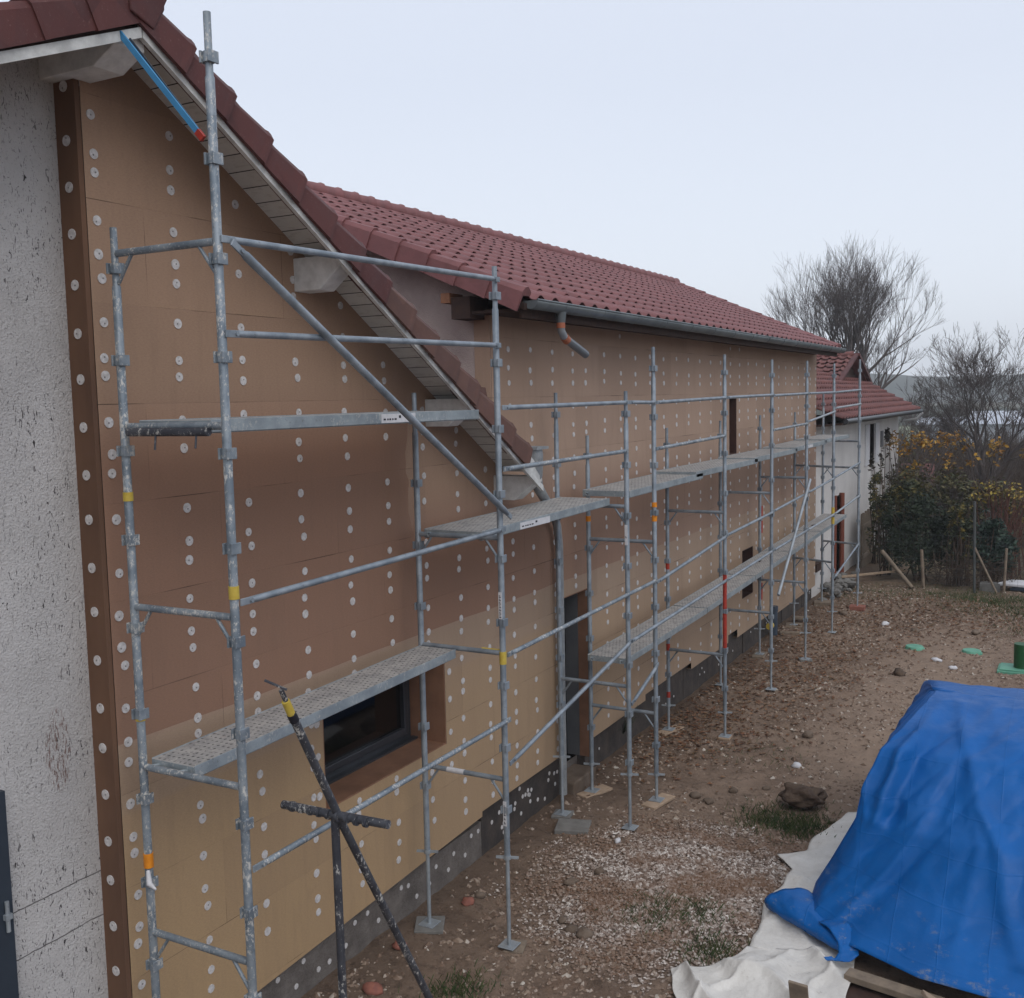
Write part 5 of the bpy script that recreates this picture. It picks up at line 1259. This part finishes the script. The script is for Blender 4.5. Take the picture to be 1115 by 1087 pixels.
bare_tree('bare_tree', 'low bare tree at the right edge of the view, far back', (-.9,44,-.3), 6.2, .5, 19, 5, 6, 'bark', .09, minr=.007, trunkh=.2, env=(-.9,44,3.9,2.6,2.6))
bare_tree('bare_tree', 'small bare tree leaning right beyond the hedge', (-6.6,48,-.3), 5.4, .55, 23, 6, 6, 'bark', .09, (.3,0), minr=.007, trunkh=.2, env=(-5.6,48,3.2,2.4,2.4))

# distant greenhouses, small red roof, trailer, blue cover
def shed(lab, x, y, w, d, h, m, name='greenhouse', cat='greenhouse', g='pale long greenhouses in the valley'):
    t = thing(name, lab, cat, g)
    b = MB(); b.box(x, x+w, y, y+d, -.4, h*.7); b.build('wall', M[m], t)
    b = MB(); b.prism([(x-.3,y-.3,h*.7),(x+w+.3,y-.3,h*.7),(x+w+.3,y+d/2,h),(x-.3,y+d/2,h)], (0,0,.05)); b.prism([(x-.3,y+d/2,h),(x+w+.3,y+d/2,h),(x+w+.3,y+d+.3,h*.7),(x-.3,y+d+.3,h*.7)], (0,0,.05)); b.build('roof', M[m], t)
shed('pale long greenhouse in the valley, left of the trunk of the small tree', -13,100,9,6,1.9,'far_roof')
shed('pale long greenhouse in the valley, right of the small tree', -3,92,10,6,2.2,'far_roof')
shed('pale long greenhouse in the valley, farthest back', -10,116,14,6,2.1,'far_roof')
sh = thing('garden_shed', 'low shed with a small dull red roof right of the neighbouring house', 'shed')
b = MB(); b.box(-5.3,-4.2,34.8,36.2,-.3,1.3); b.build('wall', M['plank'], sh)
b = MB(); b.prism([(-5.4,34.6,1.25),(-4.0,34.6,1.25),(-4.2,36.0,1.95),(-5.2,36.0,1.95)], (0,0,.06)); b.build('roof', M['tile_old'], sh)
tr_ = thing('trailer', 'flat white and blue trailer body lying by the hedge at the right edge', 'trailer')
b = MB(); b.prism([(-1.55,24.7,.10),(-.3,24.6,.06),(.9,24.7,.08),(.9,25.2,.10),(-1.3,25.1,.12)], (0,0,.07)); bevel(b.build('body', M['label'], tr_), .02)
b = MB(); b.prism([(-1.3,24.66,.02),(-.3,24.55,.01),(.9,24.65,.02),(.9,25.1,.03),(-1.2,25.0,.03)], (0,0,.05)); b.build('lower_body', M['dark_blue'], tr_)
b = MB(); b.box(-1.9,-1.5,24.6,24.9,-.05,.14); b.build('block', M['slab'], tr_)
b = MB(); b.prism([(-.9,27.6,1.6),(.6,27.6,1.8),(.6,28.6,2.0),(-.9,28.6,1.9)], (0,0,-.35)); tag(b.build('blue_cover', M['blue_strap']), 'piece of light blue cover showing behind the red stems at the right edge', 'cover')

# ------------------------------------------------------------------ haze
b = MB(); b.box(-520, 440, -60, 760, -1.5, 30)
hz = b.build('haze', M['glass']); hm = bpy.data.materials.new('haze_volume'); hm.use_nodes = True; nt = hm.node_tree; nt.nodes.clear()
out = nt.nodes.new('ShaderNodeOutputMaterial'); pv = nt.nodes.new('ShaderNodeVolumePrincipled'); pv.inputs['Color'].default_value = (.93,.96,1.,1); pv.inputs['Density'].default_value = .0010
nt.links.new(pv.outputs[0], out.inputs['Volume']); hz.data.materials.clear(); hz.data.materials.append(hm); tag(hz, 'thin grey blue winter haze', kind='stuff')

# ------------------------------------------------------------------ light
w = bpy.data.worlds.new('World'); S.world = w; w.use_nodes = True; nt = w.node_tree; bg = nt.nodes['Background']
sky = nt.nodes.new('ShaderNodeTexSky'); sky.sky_type = 'NISHITA'; sky.sun_disc = False; EL, AZ = R(48), R(128)
sky.sun_elevation = EL; sky.sun_rotation = AZ; sky.air_density = 1.2; sky.dust_density = 3.
STR = .12
mx = nt.nodes.new('ShaderNodeMix'); mx.data_type = 'RGBA'; mx.inputs[0].default_value = .86
nt.links.new(sky.outputs[0], mx.inputs[6])
gr_ = nt.nodes.new('ShaderNodeTexCoord'); sx = nt.nodes.new('ShaderNodeSeparateXYZ'); nt.links.new(gr_.outputs['Generated'], sx.inputs[0])
rp_ = nt.nodes.new('ShaderNodeValToRGB'); rp_.color_ramp.elements[0].position = 0.; rp_.color_ramp.elements[0].color = (.98,1.04,1.14,1); rp_.color_ramp.elements[1].position = .28; rp_.color_ramp.elements[1].color = (.83,.89,1.02,1)
nt.links.new(sx.outputs[2], rp_.inputs[0])
sc = nt.nodes.new('ShaderNodeVectorMath'); sc.operation = 'SCALE'; sc.inputs['Scale'].default_value = 1/STR; nt.links.new(rp_.outputs[0], sc.inputs[0])
nt.links.new(sc.outputs[0], mx.inputs[7]); nt.links.new(mx.outputs[2], bg.inputs['Color']); bg.inputs['Strength'].default_value = STR
sd = bpy.data.lights.new('sun', 'SUN'); sd.energy = 1.0; sd.angle = R(45); sd.color = (1,.95,.88)
so = bpy.data.objects.new('sun', sd); COL.objects.link(so)
dirv = V((math.sin(AZ)*math.cos(EL), math.cos(AZ)*math.cos(EL), math.sin(EL)))
so.rotation_euler = dirv.to_track_quat('Z', 'Y').to_euler()
S.view_settings.view_transform = 'Standard'; S.view_settings.look = 'None'; S.view_settings.exposure = 0; S.view_settings.gamma = 1
S.render.resolution_x = 1024; S.render.resolution_y = 998
S.cycles.volume_bounces = 0; S.cycles.max_bounces = 6
